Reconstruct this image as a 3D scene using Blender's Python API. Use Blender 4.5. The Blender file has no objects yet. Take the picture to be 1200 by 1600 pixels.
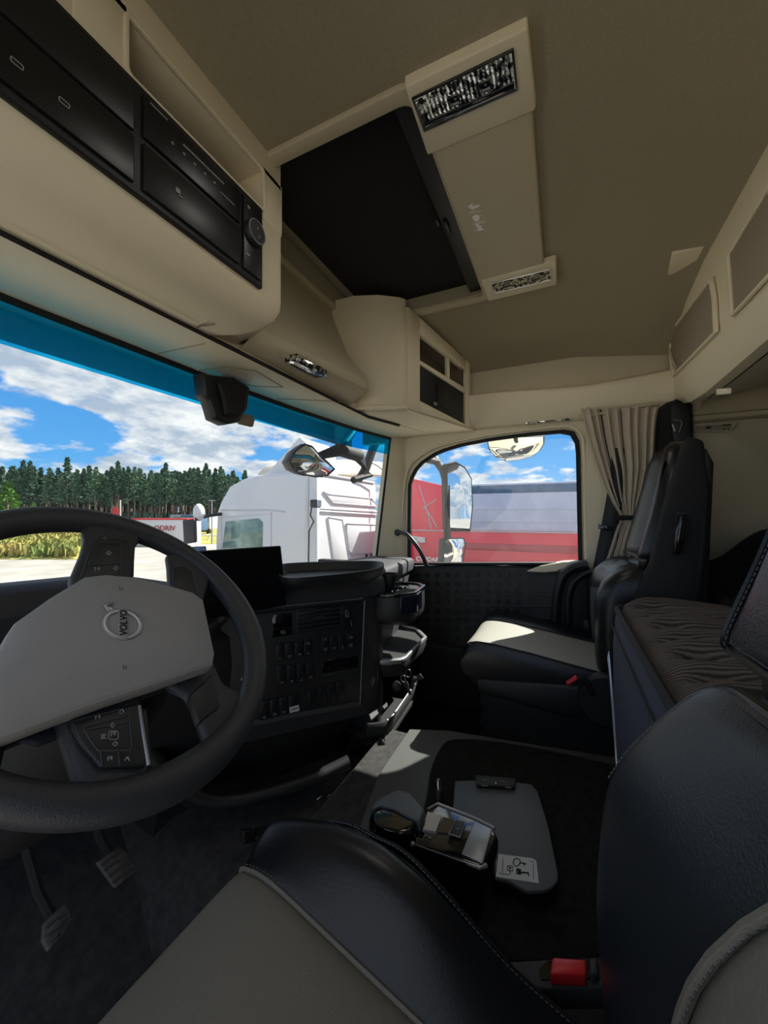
import bpy, bmesh, math, random
from mathutils import Vector, Matrix
random.seed(7)
S = bpy.context.scene
COL = S.collection
R = math.radians
# ------------------------------------------------------------------ camera, sky, sun, exposure
CX, CY, CZ = -0.90, 0.0, 1.05            # metres; x = towards the passenger door, y = forward, z up, 0 = cab floor
YAW = R(25)
cam_d = bpy.data.cameras.new('camera'); cam = bpy.data.objects.new('camera', cam_d); COL.objects.link(cam)
cam_d.sensor_fit = 'VERTICAL'; cam_d.sensor_height = 32.0; cam_d.lens = 12.0
cam_d.shift_y = 5/1600; cam_d.clip_start = 0.01; cam_d.clip_end = 2000
cam.location = (CX, CY, CZ); cam.rotation_euler = (R(90), 0, YAW - R(90))
S.camera = cam
S.view_settings.view_transform = 'Standard'; S.view_settings.look = 'None'
S.view_settings.exposure = EXPO = 1.3; S.view_settings.gamma = 1; S.view_settings.use_curve_mapping = False
S.cycles.max_bounces = 10; S.cycles.diffuse_bounces = 6; S.cycles.glossy_bounces = 4
S.cycles.transparent_max_bounces = 16; S.cycles.use_denoising = True
S.cycles.caustics_reflective = False; S.cycles.caustics_refractive = False
S.cycles.sample_clamp_indirect = 6.0

def srgb(r, g, b):
    f = lambda c: (c/255/12.92) if c/255 <= .04045 else ((c/255+.055)/1.055)**2.4
    return (f(r), f(g), f(b), 1)

W = bpy.data.worlds.new('sky'); S.world = W; W.use_nodes = True
nt = W.node_tree; nt.nodes.clear(); N = nt.nodes.new; L = nt.links.new
tc = N('ShaderNodeTexCoord'); sep = N('ShaderNodeSeparateXYZ'); L(tc.outputs['Generated'], sep.inputs[0])
def mth(op, a, b=None, c=None, clamp=False):
    m = N('ShaderNodeMath'); m.operation = op; m.use_clamp = clamp
    for i, q in enumerate((a, b, c)):
        if q is None: continue
        if isinstance(q, (int, float)): m.inputs[i].default_value = q
        else: L(q, m.inputs[i])
    return m.outputs[0]
el = mth('MAXIMUM', sep.outputs[2], 0.0)
den = mth('ADD', el, 0.26)
cmb = N('ShaderNodeCombineXYZ'); L(mth('DIVIDE', sep.outputs[0], den), cmb.inputs[0]); L(mth('DIVIDE', sep.outputs[1], den), cmb.inputs[1])
cmb.inputs[2].default_value = SEEDZ = 3.7
no = N('ShaderNodeTexNoise'); L(cmb.outputs[0], no.inputs['Vector']); no.inputs['Scale'].default_value = 1.75; no.inputs['Detail'].default_value = 9; no.inputs['Roughness'].default_value = .56
no2 = N('ShaderNodeTexNoise'); L(cmb.outputs[0], no2.inputs['Vector']); no2.inputs['Scale'].default_value = 5.0; no2.inputs['Detail'].default_value = 8; no2.inputs['Roughness'].default_value = .6
cov = N('ShaderNodeMapRange'); L(no.outputs[0], cov.inputs[0]); cov.inputs[1].default_value = .435; cov.inputs[2].default_value = .50
cov.interpolation_type = 'SMOOTHSTEP'
ramp = N('ShaderNodeValToRGB'); L(el, ramp.inputs[0])
e = ramp.color_ramp.elements
e[0].position = 0; e[0].color = srgb(150, 200, 238); e[1].position = 1; e[1].color = srgb(30, 95, 190)
q = e.new(.12); q.color = srgb(96, 172, 236); q = e.new(.4); q.color = srgb(48, 128, 216)
cc = N('ShaderNodeValToRGB'); L(no2.outputs[0], cc.inputs[0])
e = cc.color_ramp.elements
e[0].position = .38; e[0].color = srgb(172, 188, 208); e[1].position = .60; e[1].color = (.90, .91, .92, 1)
mx = N('ShaderNodeMix'); mx.data_type = 'RGBA'; L(cov.outputs[0], mx.inputs[0]); L(ramp.outputs[0], mx.inputs[6]); L(cc.outputs[0], mx.inputs[7])
bg = N('ShaderNodeBackground'); L(mx.outputs[2], bg.inputs[0]); bg.inputs[1].default_value = SKY = 0.48
out = N('ShaderNodeOutputWorld'); L(bg.outputs[0], out.inputs[0])
W.cycles.sampling_method = 'MANUAL'; W.cycles.sample_map_resolution = 1024

sd = bpy.data.lights.new('sun', 'SUN'); sun = bpy.data.objects.new('sun', sd); COL.objects.link(sun)
sd.energy = 5.0; sd.angle = R(.55); sd.color = (1, .96, .88)
SUN_DIR = Vector((-1.0, .52, -1.14)).normalized()       # light travels this way: high sun behind the truck on the passenger side
sun.rotation_euler = SUN_DIR.to_track_quat('-Z', 'Y').to_euler()
sun.location = (4, -4, 6)

# ------------------------------------------------------------------ measuring helpers (where a seen point meets a plane of the cab)
_A = Vector((math.cos(YAW), math.sin(YAW), 0)); _R = Vector((math.sin(YAW), -math.cos(YAW), 0)); _C = Vector((CX, CY, CZ))
def ray(u, v): return _A + _R*((u-600)/600) + Vector((0, 0, (805-v)/600))
def U(u, v, x=None, y=None, z=None, d=None):
    D = ray(u, v)
    s = (x-CX)/D.x if x is not None else (y-CY)/D.y if y is not None else (z-CZ)/D.z if z is not None else d
    return _C + D*s
def UPl(u, v, p, n):
    D = ray(u, v); return _C + D*((p-_C).dot(n)/D.dot(n))

# ------------------------------------------------------------------ mesh helpers
class MB:
    def __init__(s): s.v = []; s.f = []; s.m = []
    def add(s, vs, fs, mi=0):
        b = len(s.v); s.v += [Vector(p) for p in vs]; s.f += [tuple(b+i for i in f) for f in fs]; s.m += [mi]*len(fs); return s
    def box(s, c, size, M=None, mi=0):
        a, b, d = [q/2 for q in size]; c = Vector(c)
        vs = [Vector((x, y, z)) for x in (-a, a) for y in (-b, b) for z in (-d, d)]
        if M is not None: vs = [M @ p for p in vs]
        return s.add([c+p for p in vs], [(0,1,3,2),(4,6,7,5),(0,4,5,1),(2,3,7,6),(0,2,6,4),(1,5,7,3)], mi)
    def prism(s, poly, vec, mi=0):
        n = len(poly); vec = Vector(vec); p = [Vector(q) for q in poly]
        return s.add(p+[q+vec for q in p], [tuple(range(n))[::-1], tuple(range(n, 2*n))]+[(i, (i+1) % n, n+(i+1) % n, n+i) for i in range(n)], mi)
    def loft(s, rows, closed=False, caps=False, mi=0):
        n = len(rows[0]); vs = [p for r in rows for p in r]; fs = []
        for i in range(len(rows)-1):
            for j in range(n if closed else n-1):
                k = (j+1) % n; fs.append((i*n+j, i*n+k, (i+1)*n+k, (i+1)*n+j))
        if caps: fs += [tuple(range(n))[::-1], tuple(range((len(rows)-1)*n, len(rows)*n))]
        return s.add(vs, fs, mi)
    def tube(s, pts, r, seg=8, closed=False, mi=0, flat=1.0, up=None):
        pts = [Vector(p) for p in pts]; n = len(pts); rows = []; prev = None
        for i, p in enumerate(pts):
            if closed: t = pts[(i+1) % n]-pts[i-1]
            else: t = pts[min(i+1, n-1)]-pts[max(i-1, 0)]
            t.normalize()
            if up is not None: a = Vector(up)
            elif prev is None: a = Vector((0, 0, 1)) if abs(t.z) < .9 else Vector((1, 0, 0))
            else: a = prev
            a = (a-t*a.dot(t)).normalized(); prev = a; b = t.cross(a)
            rr = r[i] if isinstance(r, (list, tuple)) else r
            rows.append([p+(a*math.cos(k*2*math.pi/seg)*flat+b*math.sin(k*2*math.pi/seg))*rr for k in range(seg)])
        if closed: rows.append(rows[0])
        return s.loft(rows, True, not closed, mi)
    def lathe(s, prof, c, axis=(0, 0, 1), seg=24, mi=0, caps=True):
        ax = Vector(axis).normalized(); a = Vector((0, 0, 1)) if abs(ax.z) < .9 else Vector((1, 0, 0))
        a = (a-ax*a.dot(ax)).normalized(); b = ax.cross(a); c = Vector(c)
        rows = [[c+ax*h+(a*math.cos(k*2*math.pi/seg)+b*math.sin(k*2*math.pi/seg))*max(r, 1e-4) for k in range(seg)] for r, h in prof]
        return s.loft(rows, True, caps, mi)
    def ring(s, outer, inner, vec, mi=0):
        n = len(outer); o = [Vector(p) for p in outer]; i_ = [Vector(p) for p in inner]; vec = Vector(vec)
        rows = [o, i_, [p+vec for p in i_], [p+vec for p in o], o]
        return s.loft([list(r) for r in rows], True, False, mi)
    def sphere(s, c, rad, seg=12, mi=0):
        rad = Vector(rad) if not isinstance(rad, (int, float)) else Vector((rad,)*3); c = Vector(c); rows = []
        for i in range(seg+1):
            t = math.pi*i/seg
            rows.append([c+Vector((math.cos(k*2*math.pi/(2*seg))*max(math.sin(t), 1e-3)*rad.x, math.sin(k*2*math.pi/(2*seg))*max(math.sin(t), 1e-3)*rad.y, -math.cos(t)*rad.z)) for k in range(2*seg)])
        return s.loft(rows, True, False, mi)

ORG = {}
def tag(o, label=None, cat=None, group=None, kind=None):
    if label: o['label'] = label
    if cat: o['category'] = cat
    if group: o['group'] = group
    if kind: o['kind'] = kind
    return o
def thing(name, label, cat, loc=(0, 0, 0), group=None, kind=None):
    o = bpy.data.objects.new(name, None); COL.objects.link(o); o.location = loc; o.empty_display_size = .05
    ORG[o.name] = Vector(loc); return tag(o, label, cat, group, kind)
def obj(name, mb, mats, parent=None, bev=0, seg=2, sub=0, smooth=True, solid=0, label=None, off=0, angle=40):
    me = bpy.data.meshes.new(name); vs = mb.v
    if parent is None:
        lo = Vector([min(p[i] for p in vs) for i in range(3)]); hi = Vector([max(p[i] for p in vs) for i in range(3)])
        org = Vector(((lo.x+hi.x)/2, (lo.y+hi.y)/2, lo.z))
    else: org = ORG[parent.name]
    me.from_pydata([p-org for p in vs], [], mb.f)
    if not isinstance(mats, (list, tuple)): mats = [mats]
    for m in mats: me.materials.append(m)
    if len(mats) > 1: me.polygons.foreach_set('material_index', mb.m)
    bm = bmesh.new(); bm.from_mesh(me); bmesh.ops.remove_doubles(bm, verts=bm.verts, dist=1e-6)
    bmesh.ops.recalc_face_normals(bm, faces=bm.faces); bm.to_mesh(me); bm.free()
    o = bpy.data.objects.new(name, me); COL.objects.link(o)
    if parent is None: o.location = org; ORG[o.name] = org
    else: o.parent = parent; ORG[o.name] = org
    if smooth:
        me.polygons.foreach_set('use_smooth', [True]*len(me.polygons))
        try: me.set_sharp_from_angle(angle=R(angle))
        except Exception: pass
    if solid: m = o.modifiers.new('solidify', 'SOLIDIFY'); m.thickness = solid; m.offset = off
    if bev:
        m = o.modifiers.new('bevel', 'BEVEL'); m.width = bev; m.segments = seg; m.limit_method = 'ANGLE'; m.angle_limit = R(32); m.harden_normals = False
        if smooth:
            try:
                at = me.attributes.get('sharp_edge')
                if at: me.attributes.remove(at)
            except Exception: pass
    if sub: m = o.modifiers.new('subdivision', 'SUBSURF'); m.levels = sub; m.render_levels = sub
    if label: o['label'] = label
    return o
def tobj(name, label, cat, mb, mats, group=None, kind=None, **k):
    o = obj(name, mb, mats, None, **k); return tag(o, label, cat, group, kind)
def struct(name, mb, mats, **k):
    o = obj(name, mb, mats, None, **k); o['kind'] = 'structure'; return o
def dup(root, loc=None, rotz=None, scale=None, label=None):
    def cp(o, par):
        c = o.copy(); COL.objects.link(c); c.parent = par
        for ch in list(o.children): cp(ch, c)
        return c
    r = cp(root, None)
    if loc is not None: r.location = loc
    if rotz is not None: r.rotation_euler = (0, 0, rotz)
    if scale is not None: r.scale = (scale,)*3 if isinstance(scale, (int, float)) else scale
    if label: r['label'] = label
    return r
def text_mb(body, org, ex, ey, size, depth=.0006, bold=0, mi=0, mb=None):
    """mesh lettering: org = left end of the baseline, ex / ey = reading and up directions"""
    cu = bpy.data.curves.new('t', 'FONT'); cu.body = body; cu.size = size; cu.extrude = depth; cu.offset = bold; cu.resolution_u = 3
    to = bpy.data.objects.new('t', cu); me = bpy.data.meshes.new_from_object(to)
    ex = Vector(ex).normalized(); ey = Vector(ey).normalized(); ez = ex.cross(ey); org = Vector(org)
    mb = mb or MB()
    mb.add([org+ex*v.co.x+ey*v.co.y+ez*v.co.z for v in me.vertices], [tuple(p.vertices) for p in me.polygons], mi)
    bpy.data.objects.remove(to); bpy.data.curves.remove(cu); bpy.data.meshes.remove(me); return mb
def catmull(pts, n=6, closed=False):
    pts = [Vector(p) for p in pts]; m = len(pts); out = []
    rng = range(m) if closed else range(m-1)
    for i in rng:
        p0 = pts[i-1] if (closed or i > 0) else pts[0]; p1 = pts[i]; p2 = pts[(i+1) % m]; p3 = pts[(i+2) % m] if (closed or i+2 < m) else pts[-1]
        for k in range(n):
            t = k/n; out.append(.5*((2*p1)+(p2-p0)*t+(2*p0-5*p1+4*p2-p3)*t*t+(3*p1-p0-3*p2+p3)*t**3))
    if not closed: out.append(pts[-1])
    return out
def interp(tab, x):
    if x <= tab[0][0]: return tab[0][1]
    for (a, b), (c, d) in zip(tab, tab[1:]):
        if x <= c: return b+(d-b)*(x-a)/(c-a)
    return tab[-1][1]
def rrect(w, h, r, n=4):
    o = []
    for cx, cy, a0 in ((w/2-r, h/2-r, 0), (-w/2+r, h/2-r, 90), (-w/2+r, -h/2+r, 180), (w/2-r, -h/2+r, 270)):
        for k in range(n+1): a = R(a0+90*k/n); o.append((cx+r*math.cos(a), cy+r*math.sin(a)))
    return o
def resample(poly, n):
    p = [Vector(q) for q in poly]; L_ = [0]
    for i in range(len(p)): L_.append(L_[-1]+(p[(i+1) % len(p)]-p[i]).length)
    out = []
    for k in range(n):
        d = L_[-1]*k/n; i = max(j for j in range(len(p)) if L_[j] <= d+1e-9); i = min(i, len(p)-1)
        s = L_[i+1]-L_[i]; out.append(p[i].lerp(p[(i+1) % len(p)], (d-L_[i])/s if s > 0 else 0))
    return out

# ------------------------------------------------------------------ materials
def mat(name, col, rough=.5, metal=0, spec=.5, noise=None, bump=None, coat=0, sheen=0, emit=None, col2=None, nscale=20, trans=0, voro=None):
    m = bpy.data.materials.new(name); m.use_nodes = True; t = m.node_tree; b = t.nodes['Principled BSDF']
    b.inputs['Base Color'].default_value = col; b.inputs['Roughness'].default_value = rough; b.inputs['Metallic'].default_value = metal
    b.inputs['Specular IOR Level'].default_value = spec; b.inputs['Coat Weight'].default_value = coat; b.inputs['Sheen Weight'].default_value = sheen
    tc = t.nodes.new('ShaderNodeTexCoord')
    if col2 is not None:
        n = t.nodes.new('ShaderNodeTexNoise'); n.inputs['Scale'].default_value = nscale; n.inputs['Detail'].default_value = 6; n.inputs['Roughness'].default_value = .6
        t.links.new(tc.outputs['Object'], n.inputs['Vector']); r = t.nodes.new('ShaderNodeValToRGB'); t.links.new(n.outputs[0], r.inputs[0])
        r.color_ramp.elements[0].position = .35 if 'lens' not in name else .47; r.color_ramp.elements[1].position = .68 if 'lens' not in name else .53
        r.color_ramp.elements[0].color = col; r.color_ramp.elements[1].color = col2; t.links.new(r.outputs[0], b.inputs['Base Color'])
    if bump:
        sc, st = bump; n = t.nodes.new('ShaderNodeTexNoise'); n.inputs['Scale'].default_value = sc; n.inputs['Detail'].default_value = 4
        t.links.new(tc.outputs['Object'], n.inputs['Vector']); bp = t.nodes.new('ShaderNodeBump'); bp.inputs['Strength'].default_value = st; bp.inputs['Distance'].default_value = .001
        h = n.outputs[0]
        if voro:
            vn = t.nodes.new('ShaderNodeTexVoronoi'); vn.inputs['Scale'].default_value = voro; t.links.new(tc.outputs['Object'], vn.inputs['Vector'])
            ad = t.nodes.new('ShaderNodeMath'); ad.operation = 'ADD'; t.links.new(n.outputs[0], ad.inputs[0]); t.links.new(vn.outputs[0], ad.inputs[1]); h = ad.outputs[0]
        t.links.new(h, bp.inputs['Height']); t.links.new(bp.outputs[0], b.inputs['Normal'])
    return m
def glassmat(name, tint, refl=.45, rough=0.0, film=0.0, filmcol=(1, 1, 1, 1)):
    m = bpy.data.materials.new(name); m.use_nodes = True; t = m.node_tree; t.nodes.clear()
    o = t.nodes.new('ShaderNodeOutputMaterial'); tr = t.nodes.new('ShaderNodeBsdfTransparent'); gl = t.nodes.new('ShaderNodeBsdfGlossy'); mxs = t.nodes.new('ShaderNodeMixShader')
    tr.inputs[0].default_value = tint; gl.inputs['Roughness'].default_value = rough; gl.inputs[0].default_value = (refl, refl, refl, 1)
    lw = t.nodes.new('ShaderNodeLayerWeight'); lw.inputs[0].default_value = .5
    pw = t.nodes.new('ShaderNodeMath'); pw.operation = 'POWER'; pw.inputs[1].default_value = 5; t.links.new(lw.outputs['Facing'], pw.inputs[0])
    ma = t.nodes.new('ShaderNodeMath'); ma.operation = 'MULTIPLY_ADD'; ma.inputs[1].default_value = .8; ma.inputs[2].default_value = .06; t.links.new(pw.outputs[0], ma.inputs[0])
    t.links.new(ma.outputs[0], mxs.inputs[0]); t.links.new(tr.outputs[0], mxs.inputs[1]); t.links.new(gl.outputs[0], mxs.inputs[2]); last = mxs.outputs[0]
    if film:
        df = t.nodes.new('ShaderNodeBsdfTranslucent'); df.inputs[0].default_value = filmcol; m2 = t.nodes.new('ShaderNodeMixShader'); m2.inputs[0].default_value = film
        t.links.new(last, m2.inputs[1]); t.links.new(df.outputs[0], m2.inputs[2]); last = m2.outputs[0]
    t.links.new(last, o.inputs[0]); return m

BEIGE = mat('beige_plastic', srgb(230, 219, 190), .55, bump=(900, .12))
BEIGE_D = mat('beige_trim', srgb(194, 184, 156), .6, bump=(700, .12))
HEADL = mat('headliner_textile', srgb(166, 158, 134), .95, bump=(600, .4), col2=srgb(156, 148, 124), nscale=300, spec=.2)
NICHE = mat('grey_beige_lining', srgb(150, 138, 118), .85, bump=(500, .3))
BLACKP = mat('black_plastic', srgb(30, 31, 33), .5, bump=(800, .15))
BLACKM = mat('matt_black_plastic', srgb(22, 23, 25), .75, bump=(600, .3))
DASHM = mat('charcoal_soft_plastic', srgb(44, 45, 48), .6, bump=(900, .35))
DASHT = mat('dark_grey_soft_plastic', srgb(58, 59, 62), .7, bump=(1200, .4))
GLOSSB = mat('gloss_black', srgb(14, 15, 18), .12, coat=.5)
GLOSSR = mat('satin_black', srgb(15, 16, 20), .38)
RUBBER = mat('black_rubber', srgb(38, 39, 40), .6, bump=(300, .3), col2=srgb(60, 60, 59), nscale=12)
LEATH = mat('black_leather', srgb(32, 36, 41), .38, bump=(380, .16), voro=420, spec=.5)
LEATHS = mat('smooth_black_leather', srgb(17, 19, 23), .34, bump=(260, .2), spec=.45)
SEATG = mat('grey_seat_leather', srgb(112, 108, 98), .5, bump=(700, .25), voro=500)
SEATD = mat('slate_seat_leather', srgb(74, 82, 86), .38, bump=(500, .15))
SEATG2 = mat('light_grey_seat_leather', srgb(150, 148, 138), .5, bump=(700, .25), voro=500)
STITCH = mat('grey_thread', srgb(84, 86, 86), .9, spec=.1)
HUBG = mat('warm_grey_hub', srgb(150, 148, 146), .5, bump=(1200, .15))
RIMM = mat('steering_leather', srgb(46, 47, 50), .5, bump=(700, .3), voro=600)
METAL = mat('brushed_metal', srgb(190, 192, 195), .25, metal=1)
CHROME = mat('chrome', srgb(225, 226, 228), .05, metal=1)
SILV = mat('silver_paint', srgb(150, 152, 156), .35, metal=.6)
MIRR = mat('mirror_glass', srgb(225, 230, 235), .02, metal=1)
COVERG = mat('grey_tunnel_plastic', srgb(88, 90, 88), .45, bump=(500, .2))
PEDALM = mat('worn_pedal_rubber', srgb(92, 88, 82), .7, bump=(200, .3), col2=srgb(60, 58, 56), nscale=60)
CLIPG = mat('slate_grey_board', srgb(92, 98, 102), .5, bump=(300, .2))
WHITEM = mat('white_print', srgb(248, 248, 244), .6)
WHITEI = mat('pale_icon_print', srgb(150, 150, 148), .6)
SWITCH = mat('switch_black', srgb(24, 25, 28), .4)
SCREEN = mat('dark_screen', srgb(10, 11, 13), .22)
CARPET = mat('dark_carpet', srgb(42, 41, 40), .95, bump=(350, .8), col2=srgb(28, 28, 28), nscale=60, spec=.1)
CARPETG = mat('grey_carpet', srgb(70, 69, 68), .95, bump=(350, .8), col2=srgb(54, 53, 53), nscale=40, spec=.1)
BLIND = mat('black_blind', srgb(20, 20, 22), .9, bump=(600, .3))
REDP = mat('red_plastic', srgb(205, 40, 50), .35)
STICK = mat('sticker_white', srgb(205, 208, 208), .5)
CURT = mat('curtain_beige', srgb(190, 178, 158), .9, bump=(500, .4), sheen=.2)
CURTD = mat('curtain_dark_lining', srgb(60, 60, 66), .9)
BELT = mat('seat_belt_webbing', srgb(36, 37, 42), .7, bump=(400, .5))
FABRIC = mat('mattress_fabric', srgb(92, 86, 84), .95, bump=(300, .5), sheen=.2)
NAVY = mat('navy_side_fabric', srgb(62, 66, 82), .85, bump=(300, .4))
BLANK = mat('black_blanket', srgb(22, 22, 26), .95, bump=(60, .6))
GLASS = glassmat('window_glass', (.94, .97, .96, 1), film=.012, refl=.2)
SGLASS = glassmat('side_window_glass', (.93, .96, .95, 1), film=.025)
BLUEF = glassmat('blue_sunstrip', (.02, .60, 1.0, 1), film=.34, filmcol=srgb(0, 165, 240), refl=.2)
CLEARP = mat('painted_glint_lens', srgb(50, 52, 54), .08, metal=.9, bump=(120, .6), col2=srgb(240, 242, 244), nscale=70)  # bright and dark rib reflections painted into the colour as noise
WHITEP = mat('white_truck_paint', srgb(212, 213, 215), .3, coat=.3)
WHITES = mat('white_truck_seam', srgb(188, 190, 194), .4)
REDT = mat('red_truck_paint', srgb(228, 10, 48), .35, coat=.3)
REDT2 = mat('dark_red_truck_paint', srgb(172, 14, 42), .35, coat=.3)
TARP = mat('pale_tipper_panel', srgb(196, 200, 222), .6, col2=srgb(178, 182, 206), nscale=3)
TARPB = mat('blue_grey_tarp', srgb(74, 104, 138), .8, col2=srgb(56, 82, 112), nscale=6)
PALET = mat('pale_canvas', srgb(214, 206, 190), .8, bump=(8, .5))
GRAVEL = mat('pale_gravel', srgb(140, 135, 126), .95, bump=(30, .5), col2=srgb(170, 164, 154), nscale=.6)
MEADOW = mat('meadow', srgb(124, 140, 60), .95, col2=srgb(180, 160, 80), nscale=.8)
TUFT = mat('weeds', srgb(110, 128, 62), .9, col2=srgb(178, 158, 92), nscale=.5)
PINE = mat('hazed_pine_needles', srgb(84, 112, 92), .9, col2=srgb(112, 138, 108), nscale=.9, spec=.2)  # greyed: distance haze is mixed into the needle colour
PINE2 = mat('hazed_dark_pine_needles', srgb(70, 98, 82), .9, col2=srgb(94, 120, 98), nscale=.9, spec=.2)  # darker variant, with the same aerial haze in its colour
LEAFY = mat('birch_leaves', srgb(92, 128, 60), .9, col2=srgb(60, 96, 48), nscale=1.2, spec=.2)
BARK = mat('pine_bark', srgb(150, 126, 112), .9, col2=srgb(118, 100, 92), nscale=2)
TYRE = mat('tyre', srgb(26, 26, 27), .8)
DGLASS = mat('dark_vehicle_glass', srgb(70, 104, 92), .08, coat=.6, col2=srgb(150, 176, 168), nscale=2.2)
# ================================================================== SETTING: the cab shell
CEIL = [(-1.15, 1.80), (-.95, 1.88), (-.6, 1.905), (.62, 1.905), (.80, 1.875), (.95, 1.82), (1.07, 1.765)]
def ceil_z(x, y): return interp(CEIL, x) - max(0, -y-.05)*.16 - max(0, y-.9)*.3
HX0, HX1, HY0, HY1 = -.165, .61, .275, .845
xs = [-1.15, -1.05, -.95, -.8, -.6, -.4, HX0, 0, .2, .4, HX1, .70, .80, .88, .95, 1.01, 1.07]; ys = [-1.0, -.6, -.4, -.2, -.05, .1, HY0, .45, .65, HY1, 1.0, 1.2]
m = MB()
for i in range(len(xs)-1):
    for j in range(len(ys)-1):
        if HX0 <= xs[i] < HX1-.01 and HY0 <= ys[j] < HY1-.01: continue
        q = [(xs[i], ys[j]), (xs[i+1], ys[j]), (xs[i+1], ys[j+1]), (xs[i], ys[j+1])]
        m.add([(a, b, ceil_z(a, b)) for a, b in q], [(0, 1, 2, 3)])
for (a, b), (c, d) in (((HX0, HY0), (HX1, HY0)), ((HX1, HY0), (HX1, HY1)), ((HX1, HY1), (HX0, HY1)), ((HX0, HY1), (HX0, HY0))):
    m.add([(a, b, 1.905), (c, d, 1.905), (c, d, 1.99), (a, b, 1.99)], [(0, 1, 2, 3)])
struct('ceiling', m, HEADL)
struct('trim_1', MB().box((-.04, .1, 2.03), (2.3, 2.4, .04)), BEIGE_D)           # roof skin above the lining
# side wall above / behind the passenger door
m = MB()
m.box((1.085, -.57, .665), (.05, .90, 1.58))                                       # behind the door
m.box((1.085, .01, 1.66), (.05, 2.08, .40))
m.box((1.085, .835, 1.12), (.05, .09, .66))
struct('wall_right', m, BEIGE_D)
struct('wall_back', MB().box((-.04, -1.02, .95), (2.3, .04, 2.1)), HEADL)
m = MB().box((-1.14, -.82, .95), (.04, .40, 2.1)).box((-1.14, .1, 1.82), (.04, 2.2, .2)).box((-1.14, 1.2, .95), (.04, .2, 2.1))     # driver's door stands open
struct('wall_left', m, BEIGE_D)
m = MB().box((-.04, 1.32, .22), (2.3, .04, 1.0)).prism([(-1.15, .82, -.02), (-.24, .82, -.02), (-.24, 1.3, .33), (-1.15, 1.3, .33)], (0, .02, -.03))
m.box((-.04, 1.17, 1.72), (2.3, .04, .52))
struct('wall_front', m, CARPETG)
m = MB().box((-.04, .1, -.06), (2.3, 2.5, .08)); struct('floor', m, CARPET)
# raised engine tunnel between the seats
tp = [(-.20, -1, 0), (-.20, -.3, 0), (-.20, .70, 0), (-.20, 1.3, 0)]
m = MB(); rows = []
for y in (-1.0, -.2, .3, .44, .46, .56, .66, .9, 1.3):
    w = .43 if y < .4 else .36; zt = interp([(.56, .30), (.66, .17), (.95, .17), (1.3, .30)], y)
    q_ = .09 if y > .45 else 0
    rows.append([(-.42+q_, y, -.02), (-.36+q_, y, min(.12, zt-.05)), (-.31+q_, y, zt-.03), (-.27+q_, y, zt), (w-.03, y, zt), (w, y, zt-.03), (w+.02, y, -.02)])
m.loft([[Vector(p) for p in r] for r in rows]); struct('trim_2', m, CARPETG, sub=0)

# ------------------------------------------------------------------ windscreen, header, pillars
def ws_top(x): return interp([(-1.15, .90), (-.9, .95), (-.5, .965), (0, .965), (.3, .95), (.7, .905), (.98, .845)], x)
def ws_bot(x): return ws_top(x)+.085
wx = [-1.12+i*(2.10/24) for i in range(25)]
def ws(x, t): return Vector((x-.0*t, ws_top(x)+(ws_bot(x)-ws_top(x))*t, 1.462-(1.462-.80)*t))
m = MB(); m.loft([[ws(x, t) for x in wx] for t in (0, .25, .5, .75, 1)]); struct('window_1', m, GLASS)
m = MB(); m.loft([[ws(x, t)+Vector((0, -.006, 0)) for x in wx] for t in (0.0, .065, .13-.0)])
tobj('windscreen_sunstrip', 'translucent blue sun strip along the top of the windscreen', 'sun strip', m, BLUEF)
m = MB(); m.tube([ws(x, 0)+Vector((0, -.004, .0)) for x in wx], .009, 6).tube([ws(x, 1) for x in wx], .012, 6)
m.tube([ws(.985, t/8)+Vector((.0, -.004, 0)) for t in range(9)], .007, 6)
struct('trim_3', m, BLACKM)
# header board above the windscreen (two flush visors with seams)
m = MB(); rows = []
for x in wx:
    yb = .75-max(0, x-.55)*.30
    rows.append([Vector((x, yb+.006, 1.50)), Vector((x, yb+.006, 1.470)), Vector((x, yb+.02, 1.466)), Vector((x, (yb+ws_top(x))/2, 1.468)), Vector((x, ws_top(x)-.012, 1.466)), Vector((x, ws_top(x)+.02, 1.50)), Vector((x, ws_top(x)+.20, 1.52))])
m.loft(rows); struct('trim_4', m, BEIGE)
# visor seams on the header
m = MB()
for pts in ([(245, 553), (320, 537)], [(300, 580), (352, 573), (400, 580), (442, 605), (400, 604), (330, 590)], [(432, 623), (505, 626)], [(505, 626), (535, 628)]):
    m.tube([U(u, v, z=1.4655) for u, v in pts], .0012, 4)
struct('trim_5', m, NICHE)
# passenger A pillar (between windscreen and door)
m = MB(); rows = []
for i in range(10):
    t = i/9; z = 1.50-.72*t
    a = ws(.985, min(1, max(0, (1.462-z)/.662)))
    rows.append([Vector((a.x+.01, a.y+.03, z)), Vector((a.x-.002, a.y-.010, z)), Vector((a.x+.012, a.y-.035, z)), Vector((1.035, .80, z)), Vector((1.062, .772, z)), Vector((1.10, .78, z))])
m.loft(rows); struct('trim_6', m, BEIGE)
# upper side rail over the door and the recessed shelf above it
m = MB(); rows = []
for i in range(15):
    y = .60-i*(1.10/14); w = .012*math.sin(i*.55)
    rows.append([Vector((1.07, y, 1.64+w)), Vector((1.01, y, 1.638+w)), Vector((.99, y, 1.625+w)), Vector((.985, y, 1.60)), Vector((1.0, y, 1.53)), Vector((1.025, y, 1.49)), Vector((1.07, y, 1.475))])
m.loft(rows, caps=False); struct('trim_7', m, BEIGE)
m = MB(); m.loft([[Vector((1.058, y, 1.80)), Vector((1.05, y, 1.70)), Vector((1.05, y, 1.63))] for y in (.6, .2, -.2, -.5)]); struct('trim_8', m, BEIGE_D)

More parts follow.
